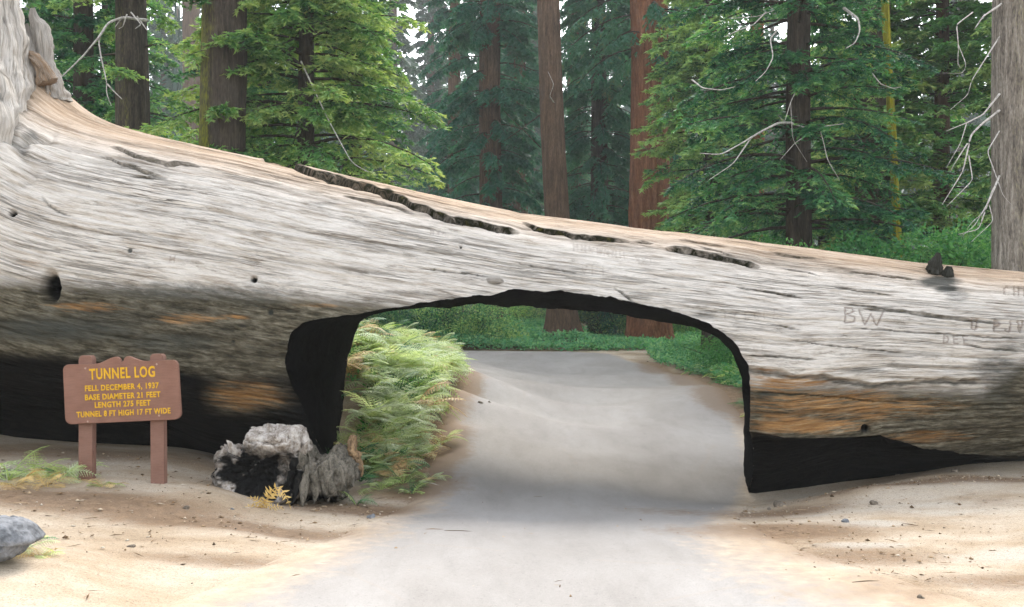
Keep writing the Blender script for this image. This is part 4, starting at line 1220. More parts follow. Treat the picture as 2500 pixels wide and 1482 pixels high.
# straw fern in front of the root chunk, weeds by the rock and by the sign
Y0 = px_ground(690, 1243)
f0 = at(640, 1246, Y0 - .1)
sf = thing('fern', 'dead straw yellow fern in front of the burnt root chunk', 'fern', tuple(f0))
def traced_frond(pts, n, ln, Y, seed, curl=.05):
    rg = np.random.default_rng(seed)
    l = smooth_line(np.array([at(a, b, Y + d) for a, b, d in pts]), 24)
    vs, fs, rn = [], [], []
    for k in range(n):
        u = .12 + .86 * k / (n - 1)
        i = min(int(u * 23), 22)
        p, t = l[i], unit(l[i + 1] - l[i])
        sd_ = unit(np.cross(t, (0, 1, .15)))
        L_ = ln * (math.sin(math.pi * min(1, .2 + .8 * u)) ** .7 + .08) * rg.uniform(.8, 1.15)
        for sg in (-1, 1):
            d = unit(sd_ * sg + t * .55 + np.array([0, rg.normal(-.15, .3), 0]))
            w = t * L_ * .17
            m_ = p + d * L_ * .45 + [0, -curl * L_ * 4, 0]
            b_ = len(vs)
            vs += [p - w * .6, p + w * .6, m_ + w, m_ - w, p + d * L_]
            fs += [(b_, b_ + 1, b_ + 2), (b_, b_ + 2, b_ + 3), (b_ + 3, b_ + 2, b_ + 4)]
            rn += [rg.random()] * 5
    tv, tf = tube_arrays(l, np.linspace(.005, .002, 24), 4)
    o = len(vs)
    return mesh_np('frond', np.concatenate([np.array(vs), tv]) - f0, np.concatenate([np.array(fs), quads_to_tris(tf) + o]), {'rnd': np.r_[rn, np.full(len(tv), .4)]}, smooth=False)
for k, (pp, n_, ln_) in enumerate([([(648, 1242, 0), (655, 1215, -.1), (668, 1193, -.18), (682, 1188, -.22), (697, 1208, -.25), (711, 1244, -.22)], 11, .085), ([(642, 1244, 0), (648, 1222, -.08), (662, 1205, -.12), (684, 1202, -.16), (700, 1218, -.2)], 9, .07),
        ([(650, 1246, 0), (636, 1226, -.08), (620, 1214, -.12), (602, 1216, -.15)], 8, .055), ([(645, 1247, 0), (630, 1238, -.1), (612, 1232, -.16), (598, 1238, -.2)], 7, .05), ([(650, 1247, 0), (668, 1238, -.1), (684, 1236, -.16), (694, 1246, -.2)], 7, .05)]):
    obj('frond', traced_frond(pp, n_, ln_, Y0 - .15, 960 + k), DRYF, sf)
for i, (a, b, s_, n, kk, lab) in enumerate([
        (40, 1352, .22, 8, 'gdp', 'green weed tuft under the boulder at the left edge'), (98, 1358, .16, 6, 'gbs', 'small yellowing weed right of the boulder'),
        (82, 1160, .30, 8, 'dg', 'dark green weed left of the sign posts'), (20, 1172, .30, 8, 'gp', 'pale grassy weed at the left edge'), (145, 1175, .26, 7, 'gp', 'light green weed touching the left sign post'),
        (185, 1165, .22, 6, 'gg', 'thin upright weed just left of the sign post'), (255, 1190, .18, 6, 'bsg', 'dry straw coloured weed between the sign posts'), (115, 1190, .2, 6, 'bs', 'brown dried weed in front of the green weeds'),
        (40, 1190, .2, 6, 'bs', 'tan withered weed at the far left below the grassy one'), (870, 1232, .26, 4, 'dg', 'single dark frond lying right of the root chunk'), (1005, 1205, .3, 7, 'gd', 'leafy fern at the road edge nearest the tunnel mouth'),
        (930, 1195, .34, 8, 'dgg', 'dark leafy fern against the left tunnel corner'), (960, 1150, .36, 8, 'gbg', 'mixed green and brown fern just inside the tunnel'), (1050, 1175, .3, 7, 'pgb', 'pale feathery fern overhanging the road edge'),
        (905, 1130, .36, 8, 'ggd', 'bright green fern hugging the dark tunnel wall'), (880, 1175, .34, 9, 'dgd', 'dark green fern right behind the splintered root edge'), (985, 1180, .36, 9, 'gdg', 'lush green fern low on the tunnel verge'), (1030, 1120, .4, 9, 'gpb', 'pale fern leaning over the litter strip'), (1000, 1100, .42, 9, 'ggb', 'green and tan fern in the middle of the tunnel verge'), (940, 1090, .45, 9, 'pgg', 'tall pale fern beside the tunnel wall'), (1075, 1090, .36, 8, 'pbg', 'feathery fern at the litter strip inside the tunnel')]):
    Y = px_ground(a, b)
    fern((a - 1250) / F * Y, Y, s_ * (1.25 if a > 800 else 1.7), n + 3, lab, None, kk, 1000 + i, name='fern' if a > 800 else 'weed')

# ------------------------------------------------------------------ twigs on the ground
def branch_obj(name, pts, r0, r1, mat, parent=None, off=(0, 0, 0), sides=7, n=24, jit=.3, seed=0):
    l = smooth_line(pts, n)
    v, f = tube_arrays(l, np.linspace(r0, r1, n), sides, jit, seed)
    return obj(name, mesh_np(name, v - np.asarray(off), f), mat, parent)
dm = NM('bleached_branch')
c = dm.ramp(dm.noise(dm.pos(), 14, 4, .6), [(.3, (.20, .18, .16)), (.55, (.42, .39, .36)), (.8, (.58, .55, .52))])
DEADM = dm.done(c, .85, None, .15)
for i, (a, b, c2, d, lab) in enumerate([(1030, 1178, 1085, 1192, 'thin tan stick lying on the road edge below the ferns'), (1085, 1300, 1165, 1303, 'short dark twig lying across the near road'), (2080, 1428, 2150, 1424, 'dark twig in the brown litter at lower right')]):
    y0, y1 = px_ground(a, b), px_ground(c2, d)
    p0, p1 = at(a, b, y0), at(c2, d, y1)
    p0[2] += .012; p1[2] += .012
    o = branch_obj('stick', [p0 - p0, (p1 - p0) * .5 + [0, .01, .006], p1 - p0], .009, .006, BITM if i else DEADM, n=8)
    o.location = tuple(p0)
    tag(o, lab, 'stick')

# ------------------------------------------------------------------ trees
def bark_mat(name, a, b, c3, moss=None, sc=1.0, mossamt=0.0):
    m = NM(name)
    p = m.pos()
    n = m.noise(m.mapping(p, (7 * sc, 7 * sc, .7 * sc)), 1.6, 5, .65, .4)
    n2 = m.noise(m.mapping(p, (26 * sc, 26 * sc, 5 * sc)), 1.6, 4, .6)
    n3 = m.noise(p, .9, 3, .6)
    k = m.math('ADD', m.math('MULTIPLY', n, .6), m.math('MULTIPLY', n2, .4))
    c = m.ramp(k, [(.34, a), (.5, b), (.66, c3)])
    c = m.mix(.35, c, m.ramp(n3, [(.3, .6), (.7, 1.2)]), 'MULTIPLY')
    if moss:
        mk = m.attr('moss')
        mf = m.math('MULTIPLY', m.math('MULTIPLY_ADD', n2, 3.0, m.math('MULTIPLY_ADD', mk, 2.0, -2.0), clamp=True), m.math('MINIMUM', m.math('MULTIPLY', mk, 3.0), 1.0))
        c = m.mix(mf, c, m.ramp(n2, [(.3, tuple(x * .5 for x in moss)), (.7, moss)]))
    return m.done(c, .92, m.bump(k, .9, .06), .1)
BK_DARK = bark_mat('dark_bark', (.012, .011, .009), (.045, .036, .028), (.10, .08, .062), (.16, .17, .015))
BK_RED = bark_mat('red_sequoia_bark', (.045, .018, .010), (.165, .066, .034), (.30, .145, .085), (.10, .12, .02), .8)
BK_BRN = bark_mat('brown_bark', (.03, .018, .012), (.085, .052, .034), (.155, .10, .066), (.12, .13, .02))
BK_GREY = bark_mat('grey_bark', (.035, .03, .026), (.17, .145, .12), (.36, .32, .275), (.22, .21, .03), 1.5)

def trunk_mesh(pts, radii, sides=40, n=120, ridges=14, amp=.06, seed=0, flare=0.0, moss_dir=None, moss_amt=0.0, buttress=0.0):
    l = smooth_line(np.c_[np.asarray(pts, float), np.asarray(radii, float)], n)
    v, f = tube_arrays(l[:, :3], l[:, 3], sides)
    v = v.reshape(n, sides, 3)
    c = l[:, None, :3]
    d = v - c
    th = np.arctan2(d[..., 1], d[..., 0])
    h = (l[:, 2] - l[0, 2])[:, None]
    fl = flare * np.exp(-h / .9)
    q = np.stack([np.cos(th) * 2.5, np.sin(th) * 2.5, h * .35 + 0 * th], -1)
    k = 1 + amp * fbm(q * ridges / 8, seed, 4) + fl * (1 + buttress * np.cos(6 * th + seed)) 
    v = c + d * k[..., None]
    ms = np.zeros(th.shape)
    if moss_dir is not None:
        ms = moss_amt * sstep(.25, .95, np.cos(th - moss_dir)) * (.6 + .6 * fbm(q * 1.5, seed + 5, 3))
    elif moss_amt:
        ms = np.full(th.shape, moss_amt)
    return mesh_np('trunk', v.reshape(-1, 3), f, {'moss': ms.ravel()})

def unit(v):
    return v / (np.linalg.norm(v, axis=-1, keepdims=True) + 1e-9)

def foliage(limbs, rg, ntwig=16, nsub=6, nneed=7, nl=.07, nw=.022, twig_len=.34, hang=.2, flat=.4, sub_len=.38, start=.2, beta=.9):
    """limbs: base(N,3), azimuth(N), length(N), rise(N), droop(N), tone(N). Returns leaf triangles and limb lines."""
    base, az, L, rise, droop, tone = limbs
    N = len(L)
    ax = np.stack([np.cos(az), np.sin(az), 0 * az], -1)
    u = start + (1 - start) * (np.arange(ntwig)[None, :] + rg.uniform(0, 1, (N, ntwig))) / ntwig
    def pos(u):
        return base[:, None, :] + ax[:, None, :] * (L[:, None] * u)[..., None] + np.stack([0 * u, 0 * u, L[:, None] * (rise[:, None] * u - droop[:, None] * u ** 2)], -1)
    p = pos(u)
    tan = unit(ax[:, None, :] + np.stack([0 * u, 0 * u, rise[:, None] - 2 * droop[:, None] * u], -1))
    side = unit(np.cross(tan, [0, 0, 1.0]))
    sg = np.where(np.arange(ntwig)[None, :] % 2 == 0, 1.0, -1.0)
    b = beta * rg.uniform(.6, 1.2, u.shape)
    td = unit(tan * np.cos(b)[..., None] + side * (np.sin(b) * sg)[..., None] + rg.normal(0, .2, u.shape + (3,)) - np.array([0, 0, 1]) * hang * rg.uniform(.2, 2.2, u.shape)[..., None])
    lt = (L[:, None] * twig_len * (1.08 - .85 * u) + .12) * rg.uniform(.6, 1.2, u.shape)
    # sub twigs
    w = (np.arange(nsub)[None, None, :] + rg.uniform(0, 1, u.shape + (nsub,))) / nsub
    sp = p[..., None, :] + td[..., None, :] * (lt[..., None] * w)[..., None] - np.array([0, 0, 1]) * (hang * .6 * lt[..., None] * w ** 2)[..., None]
    tside = unit(np.cross(td, [0, 0, 1.0]))
    sg2 = np.where(np.arange(nsub) % 2 == 0, 1.0, -1.0)[None, None, :, None]
    sdir = unit(td[..., None, :] * .75 + tside[..., None, :] * sg2 * .7 + rg.normal(0, .3, w.shape + (3,)) - np.array([0, 0, 1]) * hang)
    ls = (lt[..., None] * sub_len * (1.1 - .7 * w) + .05) * rg.uniform(.7, 1.2, w.shape)
    # needles / leaf scales
    t = (np.arange(nneed) + rg.uniform(0, 1, w.shape + (nneed,))) / nneed
    npos = sp[..., None, :] + sdir[..., None, :] * (ls[..., None] * t)[..., None]
    ns = unit(np.cross(sdir, [0, 0, 1.0]))
    sg3 = np.where(np.arange(nneed) % 2 == 0, 1.0, -1.0)[:, None]
    nd = unit(sdir[..., None, :] * .8 + ns[..., None, :] * sg3 * .75 + rg.normal(0, .3, t.shape + (3,)) * [1, 1, flat * 2])
    ln = nl * rg.uniform(.6, 1.3, t.shape)[..., None]
    wv = unit(np.cross(nd, np.array([0, 0, 1.0]) + rg.normal(0, .5, t.shape + (3,)))) * nw * rg.uniform(.7, 1.3, t.shape)[..., None]
    a = npos - wv * .5; b2 = npos + wv * .5; c2 = npos + nd * ln + wv * .25; d2 = npos + nd * ln - wv * .25
    tri = np.stack([a, b2, (c2 + d2) / 2], -2).reshape(-1, 3, 3)
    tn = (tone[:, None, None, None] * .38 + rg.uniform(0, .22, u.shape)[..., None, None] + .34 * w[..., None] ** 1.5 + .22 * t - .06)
    lines = [pos(np.repeat(np.linspace(0, 1, 7)[None], N, 0)), p, p + td * lt[..., None]]
    return tri, tn.reshape(-1), lines

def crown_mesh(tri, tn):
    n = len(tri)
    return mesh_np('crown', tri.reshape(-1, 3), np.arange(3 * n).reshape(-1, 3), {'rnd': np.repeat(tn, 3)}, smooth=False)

def limb_mesh(lines, r, twigs=True):
    pl, p, pe = lines
    parts = []
    for i in range(len(pl)):
        parts.append(tube_arrays(pl[i], np.linspace(r[i], r[i] * .2, 7), 4))
    v, f = join_arrays(parts)
    if twigs:
        a, b = p.reshape(-1, 3), pe.reshape(-1, 3)
        w = .006
        o = len(v)
        vv = np.stack([a + [0, 0, w], a - [0, 0, w], b], 1).reshape(-1, 3)
        ff = np.arange(len(vv)).reshape(-1, 3) + o
        v = np.concatenate([v, vv]); f = np.concatenate([quads_to_tris(f), ff])
    else:
        f = quads_to_tris(f)
    return mesh_np('limbs', v, f, {'moss': np.zeros(len(v))})

FIRM = leaf_mat('fir_needles', [(.18, (.010, .052, .028)), (.36, (.038, .14, .05)), (.52, (.14, .29, .09)), (.72, (.40, .49, .18))], .36)
FIRD = leaf_mat('dark_fir_needles', [(.18, (.006, .036, .026)), (.38, (.023, .115, .062)), (.54, (.095, .26, .10)), (.74, (.34, .48, .17))], .36)
CEDM = leaf_mat('sequoia_foliage', [(.15, (.012, .075, .058)), (.45, (.03, .14, .095)), (.75, (.07, .21, .13)), (.95, (.20, .18, .07))], .35)
SHRM = leaf_mat('shrub_leaves', [(.15, (.016, .085, .035)), (.45, (.05, .18, .06)), (.7, (.12, .30, .09)), (.92, (.27, .42, .14))], .42)
COVM = leaf_mat('ground_cover_leaves', [(.15, (.04, .16, .085)), (.45, (.09, .28, .15)), (.7, (.16, .38, .19)), (.92, (.30, .48, .22))], .45)
FARM = leaf_mat('far_foliage', [(.2, (.02, .06, .04)), (.8, (.06, .12, .07))], .2)

def make_limbs(rg, n, z0, z1, rad, top, tr, rise=.15, droop=.3, zbase=0, az=None, prof=1.0, cut=None):
    """limbs from height z0 to z1; reach falls from rad at z0 towards 0 at 'top'"""
    z = np.sort(z0 + (z1 - z0) * rg.uniform(0, 1, n))
    a = np.arange(n) * 2.399 + rg.normal(0, .4, n) if az is None else az + rg.normal(0, 1.1, n)
    L = rad * np.clip(1 - (z / top) ** prof, .12, 1) * rg.uniform(.65, 1.15, n)
    base = np.stack([tr * np.cos(a), tr * np.sin(a), z], -1)
    return base, a, L, rise * rg.uniform(.5, 1.5, n), droop * rg.uniform(.6, 1.4, n), rg.uniform(0, 1, n)

def tree(name, label, px_, Y, w_px, height, bark, cat='tree', group=None, fol=None, leafm=None, seed=0, lean=(0, 0), flare=.25, sides=40, moss_dir=None, moss_amt=0, ridges=14, amp=.06, taper=.5, zoff=-.25, buttress=.15, limbs=True):
    X = (px_ - 1250) / F * Y
    z = g1(X, Y)
    rg = np.random.default_rng(seed)
    r = w_px / F * Y / 2
    t = thing(name, label, cat, (X, Y, z + zoff), group, 0)
    hs_ = np.linspace(0, 1, 9)
    pts = np.c_[lean[0] * hs_ + .06 * r * np.sin(hs_ * 9 + seed), lean[1] * hs_, hs_ * height]
    obj('trunk', trunk_mesh(pts, r * (1.04 - taper * hs_), sides, 150, ridges, amp, seed, flare, moss_dir, moss_amt, buttress), bark, t)
    if fol:
        lb = make_limbs(rg, fol['n'], fol['z0'], fol['z1'], fol['rad'], fol.get('top', height), r * .5, fol.get('rise', .15), fol.get('droop', .3), az=fol.get('az'), prof=fol.get('prof', 1.0))
        lb[0][:, 0] += lean[0] * lb[0][:, 2] / height
        tri, tn, lines = foliage(lb, rg, **fol.get('kw', {}))
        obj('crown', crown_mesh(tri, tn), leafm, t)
        if limbs:
            obj('limbs', limb_mesh(lines, .012 + .010 * lb[2], True), BK_DARK, t)['kind'] = 'stuff'
    return t

def dead(t, pts, r0, r1, Y, seed=0, forks=(), mat=None):
    """a bleached dead branch of tree t, drawn through photo points at depth Y (plus depth offsets)"""
    w = np.array([at(p[0], p[1], Y + (p[2] if len(p) > 2 else 0)) for p in pts])
    off_ = np.array(t.location)
    n = 30
    r0, r1 = r0 * .72, r1 * .6
    l = smooth_line(w, n)
    parts = [tube_arrays(l, np.linspace(r0, r1, n), 7, .35, seed)]
    for fk in forks:
        wf = np.array([at(p[0], p[1], Y + (p[2] if len(p) > 2 else 0)) for p in fk])
        parts.append(tube_arrays(smooth_line(wf, 16), np.linspace(r0 * .55, r1 * .7, 16), 5, .3, seed + 1))
    v, f = join_arrays(parts)
    return obj('dead_branch', mesh_np('dead_branch', v - off_, f), mat or DEADM, t)

HI = dict(ntwig=18, nsub=6, nneed=8, nl=.10, nw=.045)
MD = dict(ntwig=15, nsub=5, nneed=6, nl=.17, nw=.075)
LO = dict(ntwig=11, nsub=4, nneed=5, nl=.22, nw=.07)
HANG = dict(ntwig=16, nsub=5, nneed=7, nl=.22, nw=.075, hang=.75, twig_len=.30, sub_len=.45, beta=.7)

# near right grey trunk
t7 = tree('pine_tree', 'pale grey barked trunk with dead curled branches at the right edge', 2487, 19, 122, 15, BK_GREY, seed=1, flare=.1, sides=80, moss_dir=-1.3, moss_amt=.35, amp=.05, taper=.22, ridges=22)
dead(t7, [(2440, 270, 0), (2400, 300, -.2), (2370, 330, -.4), (2362, 370, -.5), (2350, 420, -.5), (2300, 500, -.6)], .035, .008, 18.8, 3, [[(2362, 350, -.5), (2330, 400, -.6), (2320, 420, -.6)], [(2365, 380, -.5), (2375, 440, -.6), (2310, 505, -.6)]])
dead(t7, [(2440, 230, 0), (2400, 280, -.3), (2360, 300, -.4), (2310, 320, -.5)], .03, .007, 18.8, 4, [[(2360, 300, -.4), (2345, 350, -.5), (2310, 410, -.6)]])
dead(t7, [(2445, 10, 0), (2400, 40, -.3), (2380, 70, -.4)], .035, .012, 18.8, 5)
dead(t7, [(2375, 30, -.3), (2335, 60, -.5), (2340, 110, -.5), (2338, 160, -.5), (2345, 165, -.5)], .02, .006, 18.8, 6, [[(2340, 110, -.5), (2360, 160, -.6), (2350, 180, -.6), (2300, 178, -.6)]])
dead(t7, [(2440, 90, 0), (2370, 200, -.5), (2365, 230, -.5), (2320, 268, -.6)], .02, .006, 18.8, 7)
dead(t7, [(2440, 430, 0), (2410, 500, -.4), (2390, 560, -.5), (2340, 572, -.6)], .03, .007, 18.8, 8, [[(2420, 480, -.3), (2380, 550, -.6), (2350, 575, -.6)], [(2415, 500, -.4), (2425, 540, -.5), (2372, 590, -.6)], [(2425, 460, -.2), (2400, 520, -.5), (2375, 540, -.6), (2360, 560, -.6)]])
dead(t7, [(2440, 320, 0), (2410, 370, -.3), (2450, 480, -.75), (2470, 500, -.75)], .018, .006, 18.8, 9)

# left trunks
t1 = tree('dark_conifer', 'broad dark trunk with a pale forked dead branch behind the roots', 322, 26, 96, 14.5, BK_DARK, seed=11, moss_dir=-2.2, moss_amt=.35, sides=60,
          fol=dict(n=34, z0=4, z1=14, rad=2.6, top=24, droop=.35, kw=HI), leafm=FIRD)
dead(t1, [(360, 50), (300, 42, -.5), (265, 55, -.9), (242, 90, -1.2), (200, 140, -1.5), (150, 188, -1.7)], .055, .022, 25, 13, [[(250, 75, -1.1), (240, 95, -1.2), (247, 140, -1.2), (262, 205, -1.3), (258, 225, -1.3), (272, 258, -1.3)], [(262, 205, -1.3), (280, 225, -1.3), (298, 242, -1.3)],
      [(320, 30, -.5), (345, 60, -.6), (330, 70, -.7)], [(310, 35, -.5), (300, 65, -.6), (290, 70, -.6)], [(335, 40, -.5), (360, 75, -.6)], [(298, 42, -.5), (280, 68, -.7)]])
tree('dark_conifer', 'dark dense conifer just right of the upright roots', 205, 29, 60, 15, BK_DARK, seed=12, fol=dict(n=105, z0=4, z1=14.5, rad=2.6, top=22, droop=.35, kw=MD), leafm=FIRD)
tree('dark_conifer', 'shadowy conifer filling the top left corner behind the roots', 20, 34, 70, 17, BK_DARK, seed=14, fol=dict(n=105, z0=4, z1=16.5, rad=3.4, top=26, droop=.35, kw=MD), leafm=FIRD)
t3 = tree('mossy_tree', 'wide dark trunk with a yellow mossy left edge', 545, 22, 112, 13, BK_DARK, seed=15, moss_dir=-2.75, moss_amt=.85, sides=70, taper=.15,
          fol=dict(n=16, z0=4, z1=12, rad=1.7, top=30, droop=.3, kw=HI, az=-1.9), leafm=FIRM)
tree('hazy_tree', 'pale grey trunk standing far back in the haze, left gap', 466, 110, 44, 52, BK_BRN, seed=16, taper=.2)

# bright fir left of centre
fa = tree('fir_tree', 'bright yellow green fir with layered boughs above the log', 748, 24, 46, 15, BK_DARK, seed=21, fol=dict(n=200, z0=3.6, z1=14.5, rad=3.8, top=20, rise=.18, droop=.34, prof=1.25, kw=dict(ntwig=20, nsub=7, nneed=9, nl=.10, nw=.045, twig_len=.32)), leafm=FIRM)
dead(fa, [(735, 150), (800, 290, -1.2), (860, 400, -2), (900, 420, -2.2)], .03, .01, 23, 23)
# centre trees
tree('sequoia_tree', 'hazy trunk hung with drooping foliage right of the bright fir', 1197, 47, 56, 21, BK_BRN, seed=31, taper=.2, fol=dict(n=135, z0=5, z1=20.5, rad=3.1, top=60, rise=.05, droop=.5, kw=HANG), leafm=CEDM)
t5 = tree('bare_trunk_tree', 'slim straight brown trunk with one curled dead branch', 1374, 42, 62, 19, BK_BRN, seed=32, lean=(-.85, 0), flare=.75, sides=64, taper=.22, buttress=.3, amp=.05, ridges=20)
dead(t5, [(1352, 250), (1342, 235, -.8), (1352, 205, -1.2), (1338, 175, -1.3)], .035, .012, 41.2, 34)
dead(t5, [(1325, 275), (1280, 310, -.5), (1230, 345, -.6)], .05, .02, 42, 35, mat=BK_DARK)
dead(t5, [(1320, 360), (1295, 335, -.5), (1230, 270, -.6)], .04, .02, 42, 36, mat=BK_DARK)
t6 = tree('sequoia_tree', 'red barked sequoia trunk rising above the right half of the tunnel', 1585, 45, 96, 22, BK_RED, seed=41, flare=.4, sides=90, taper=.15, ridges=26, amp=.09, buttress=.3,
          fol=dict(n=44, z0=12, z1=21, rad=4.2, top=70, rise=.05, droop=.6, kw=HANG), leafm=CEDM)
tree('dark_conifer', 'dense teal conifer between the slim trunk and the red sequoia', 1462, 50, 50, 22, BK_DARK, seed=42, fol=dict(n=225, z0=1.5, z1=21.5, rad=3.0, top=44, rise=.05, droop=.45, kw=HANG), leafm=CEDM)
tree('dark_conifer', 'narrow hazy conifer left of the slim brown trunk', 1270, 62, 40, 25, BK_BRN, seed=43, fol=dict(n=150, z0=2, z1=24.5, rad=2.4, top=44, rise=.05, droop=.5, kw=HANG), leafm=CEDM)
tree('dark_conifer', 'hazy conifer beside the pale gap in the trees', 1110, 66, 40, 28, BK_BRN, seed=44, fol=dict(n=120, z0=7, z1=27, rad=3.2, top=44, rise=.05, droop=.55, kw=HANG), leafm=CEDM)
# right
fb_ = tree('fir_tree', 'dark trunked fir with spreading green boughs right of the sequoia', 1950, 24, 64, 15, BK_DARK, seed=51, sides=50, taper=.3, fol=dict(n=135, z0=3.7, z1=14.5, rad=3.7, top=26, rise=.12, droop=.30, prof=1.2, kw=dict(ntwig=19, nsub=6, nneed=9, nl=.10, nw=.045, twig_len=.30)), leafm=FIRD)
dead(fb_, [(1930, 300, -.2), (1900, 300, -.8), (1860, 320, -1.1), (1810, 350, -1.4), (1760, 378, -1.6), (1708, 374, -1.7)], .045, .014, 23, 53, [[(1835, 335, -1.2), (1790, 400, -1.5), (1730, 440, -1.6)]])
dead(fb_, [(1930, 300, -.4), (1985, 318, -.9), (2015, 308, -1.1), (2060, 302, -1.3)], .03, .012, 23, 54, [[(1985, 318, -.9), (1940, 350, -1.1), (1905, 390, -1.2)], [(2000, 310, -1), (2010, 345, -1.2), (2020, 390, -1.3), (2050, 440, -1.4)]])
dead(fb_, [(1900, 70, -.4), (1880, 95, -1), (1888, 140, -1.4), (1870, 175, -1.5), (1845, 198, -1.6)], .03, .012, 23, 55)
dead(fb_, [(1870, 30, -.4), (1840, 60, -1), (1800, 75, -1.4), (1770, 90, -1.5)], .025, .012, 23, 56, [[(1890, 25, -.4), (1850, 40, -1.2), (1785, 45, -1.5)]])
dead(fb_, [(2060, 20, -.8), (2095, 45, -1.5), (2100, 75, -1.6), (2088, 105, -1.7), (2065, 118, -1.8)], .045, .016, 23, 57)
dead(fb_, [(1690, 195, -1.5), (1715, 215, -1.7), (1760, 220, -1.7), (1795, 212, -1.7)], .025, .012, 23, 58)
dead(fb_, [(2130, 180, -1), (2150, 205, -1.3), (2180, 216, -1.4), (2200, 212, -1.4)], .022, .01, 23, 59)
dead(fb_, [(1955, 195, -.5), (1930, 250, -1), (1915, 300, -1.2), (1900, 280, -1.2)], .02, .008, 23, 60, [[(1930, 250, -1), (1935, 340, -1.1), (1970, 395, -1.2)]])
tree('reddish_tree', 'slim red brown trunk behind the dark fir', 1848, 46, 34, 26, BK_RED, seed=61, taper=.15)
tree('mossy_pole_tree', 'thin leaning trunk coated in yellow moss', 2206, 27, 20, 15, bark_mat('moss_coat', (.05, .06, .01), (.17, .16, .015), (.30, .26, .03)), seed=62, lean=(-.75, 0), taper=.3, amp=.3, flare=.1)
tree('dark_conifer', 'thick dark trunk at the top right behind the moss coated one', 2132, 33, 84, 17, BK_DARK, seed=63, taper=.1, fol=dict(n=135, z0=2.5, z1=16.5, rad=3.3, top=32, droop=.3, kw=MD), leafm=FIRM)
tree('green_conifer', 'soft green conifer left of the grey trunk', 2300, 33, 44, 17, BK_BRN, seed=64, fol=dict(n=195, z0=1.8, z1=16.5, rad=3.2, top=34, droop=.3, kw=MD), leafm=SHRM)
tree('green_conifer', 'bushy conifer between the red sequoia and the dark fir', 1735, 38, 40, 18, BK_DARK, seed=65, fol=dict(n=210, z0=3.0, z1=17.5, rad=3.2, top=36, droop=.3, kw=MD), leafm=FIRD)
tree('green_conifer', 'shaded conifer right behind the dark fir trunk', 2020, 40, 44, 19, BK_DARK, seed=66, fol=dict(n=195, z0=2.0, z1=18.5, rad=3.0, top=38, droop=.3, kw=MD), leafm=FIRD)
tree('green_conifer', 'conifer partly hidden beyond the grey trunk at the right edge', 2560, 30, 50, 20, BK_DARK, seed=67, fol=dict(n=165, z0=1.0, z1=19, rad=3.4, top=32, droop=.3, kw=MD), leafm=FIRD)
tree('green_conifer', 'deep green conifer behind the bright fir', 640, 36, 60, 17.5, BK_DARK, seed=68, fol=dict(n=180, z0=3.0, z1=17, rad=3.0, top=36, droop=.3, kw=MD), leafm=FIRD)
tree('green_conifer', 'shadowed conifer behind the right boughs of the bright fir', 860, 40, 60, 19, BK_DARK, seed=69, fol=dict(n=180, z0=3.0, z1=18.5, rad=2.6, top=40, droop=.3, kw=MD), leafm=FIRD)
tree('dark_conifer', 'dark conifer behind the broad trunk with the forked branch', 270, 42, 60, 20, BK_DARK, seed=70, fol=dict(n=180, z0=3.0, z1=19, rad=3.2, top=44, droop=.3, kw=MD), leafm=FIRD)
tree('dark_conifer', 'blue green conifer right of the red sequoia, far back', 1660, 60, 50, 27, BK_RED, seed=71, fol=dict(n=180, z0=3.0, z1=26, rad=3.4, top=60, rise=.05, droop=.5, kw=HANG), leafm=CEDM)

# the far wood beyond, one hazy mass
def far_wood(n, seed):
    rg = np.random.default_rng(seed)
    Y = rg.uniform(130, 380, n); X = rg.uniform(-.62, .62, n) * Y
    H = rg.uniform(34, 58, n)
    Z = ground_z(X, Y)
    tris, rn, tv, tf, o = [], [], [], [], 0
    for i in range(n):
        m_ = 300
        z = H[i] * (rg.uniform(.08, 1, m_))
        a = rg.uniform(0, 6.28, m_)
        rad = (4.6 * (1 - z / H[i]) ** .7 + .5) * rg.uniform(.25, 1, m_) ** .5
        c_ = np.stack([X[i] + rad * np.cos(a), Y[i] + rad * np.sin(a), Z[i] + z], -1)
        out_ = np.stack([np.cos(a), np.sin(a), rg.normal(-.45, .25, m_)], -1)
        sd_ = unit(np.cross(out_, rg.normal(size=(m_, 3))))
        s_ = rg.uniform(.7, 1.9, m_)[:, None]
        tris.append(np.stack([c_ - sd_ * s_ * .3, c_ + sd_ * s_ * .3, c_ + out_ * s_], 1)); rn.append(rg.uniform(0, 1, m_))
        v, f = tube_arrays([(X[i], Y[i], Z[i] - 1), (X[i], Y[i], Z[i] + H[i] * .5), (X[i], Y[i], Z[i] + H[i])], [.8, .5, .05], 5)
        tv.append(v); tf.append(quads_to_tris(f) + o); o += len(v)
    tri = np.concatenate(tris); nt = len(tri)
    v = np.concatenate([tri.reshape(-1, 3)] + tv)
    f = np.concatenate([np.arange(3 * nt).reshape(-1, 3), np.concatenate(tf) + 3 * nt])
    return tag(obj('far_wood', mesh_np('far_wood', v, f, {'rnd': np.r_[np.repeat(np.concatenate(rn), 3), np.full(o, .1)]}, smooth=False), FARM), 'hazy far wood closing the view behind the trees', kind='stuff')
far_wood(620, 97)

tree('dark_conifer', 'misty blue green conifer between the drooping trunk and the slim trunk', 1238, 76, 40, 33, BK_BRN, seed=72, fol=dict(n=130, z0=3, z1=32, rad=3.4, top=50, rise=.05, droop=.5, kw=HANG), leafm=CEDM)
tree('dark_conifer', 'misty blue green conifer right behind the slim brown trunk', 1400, 72, 40, 32, BK_BRN, seed=73, fol=dict(n=130, z0=3, z1=31, rad=3.2, top=50, rise=.05, droop=.5, kw=HANG), leafm=CEDM)

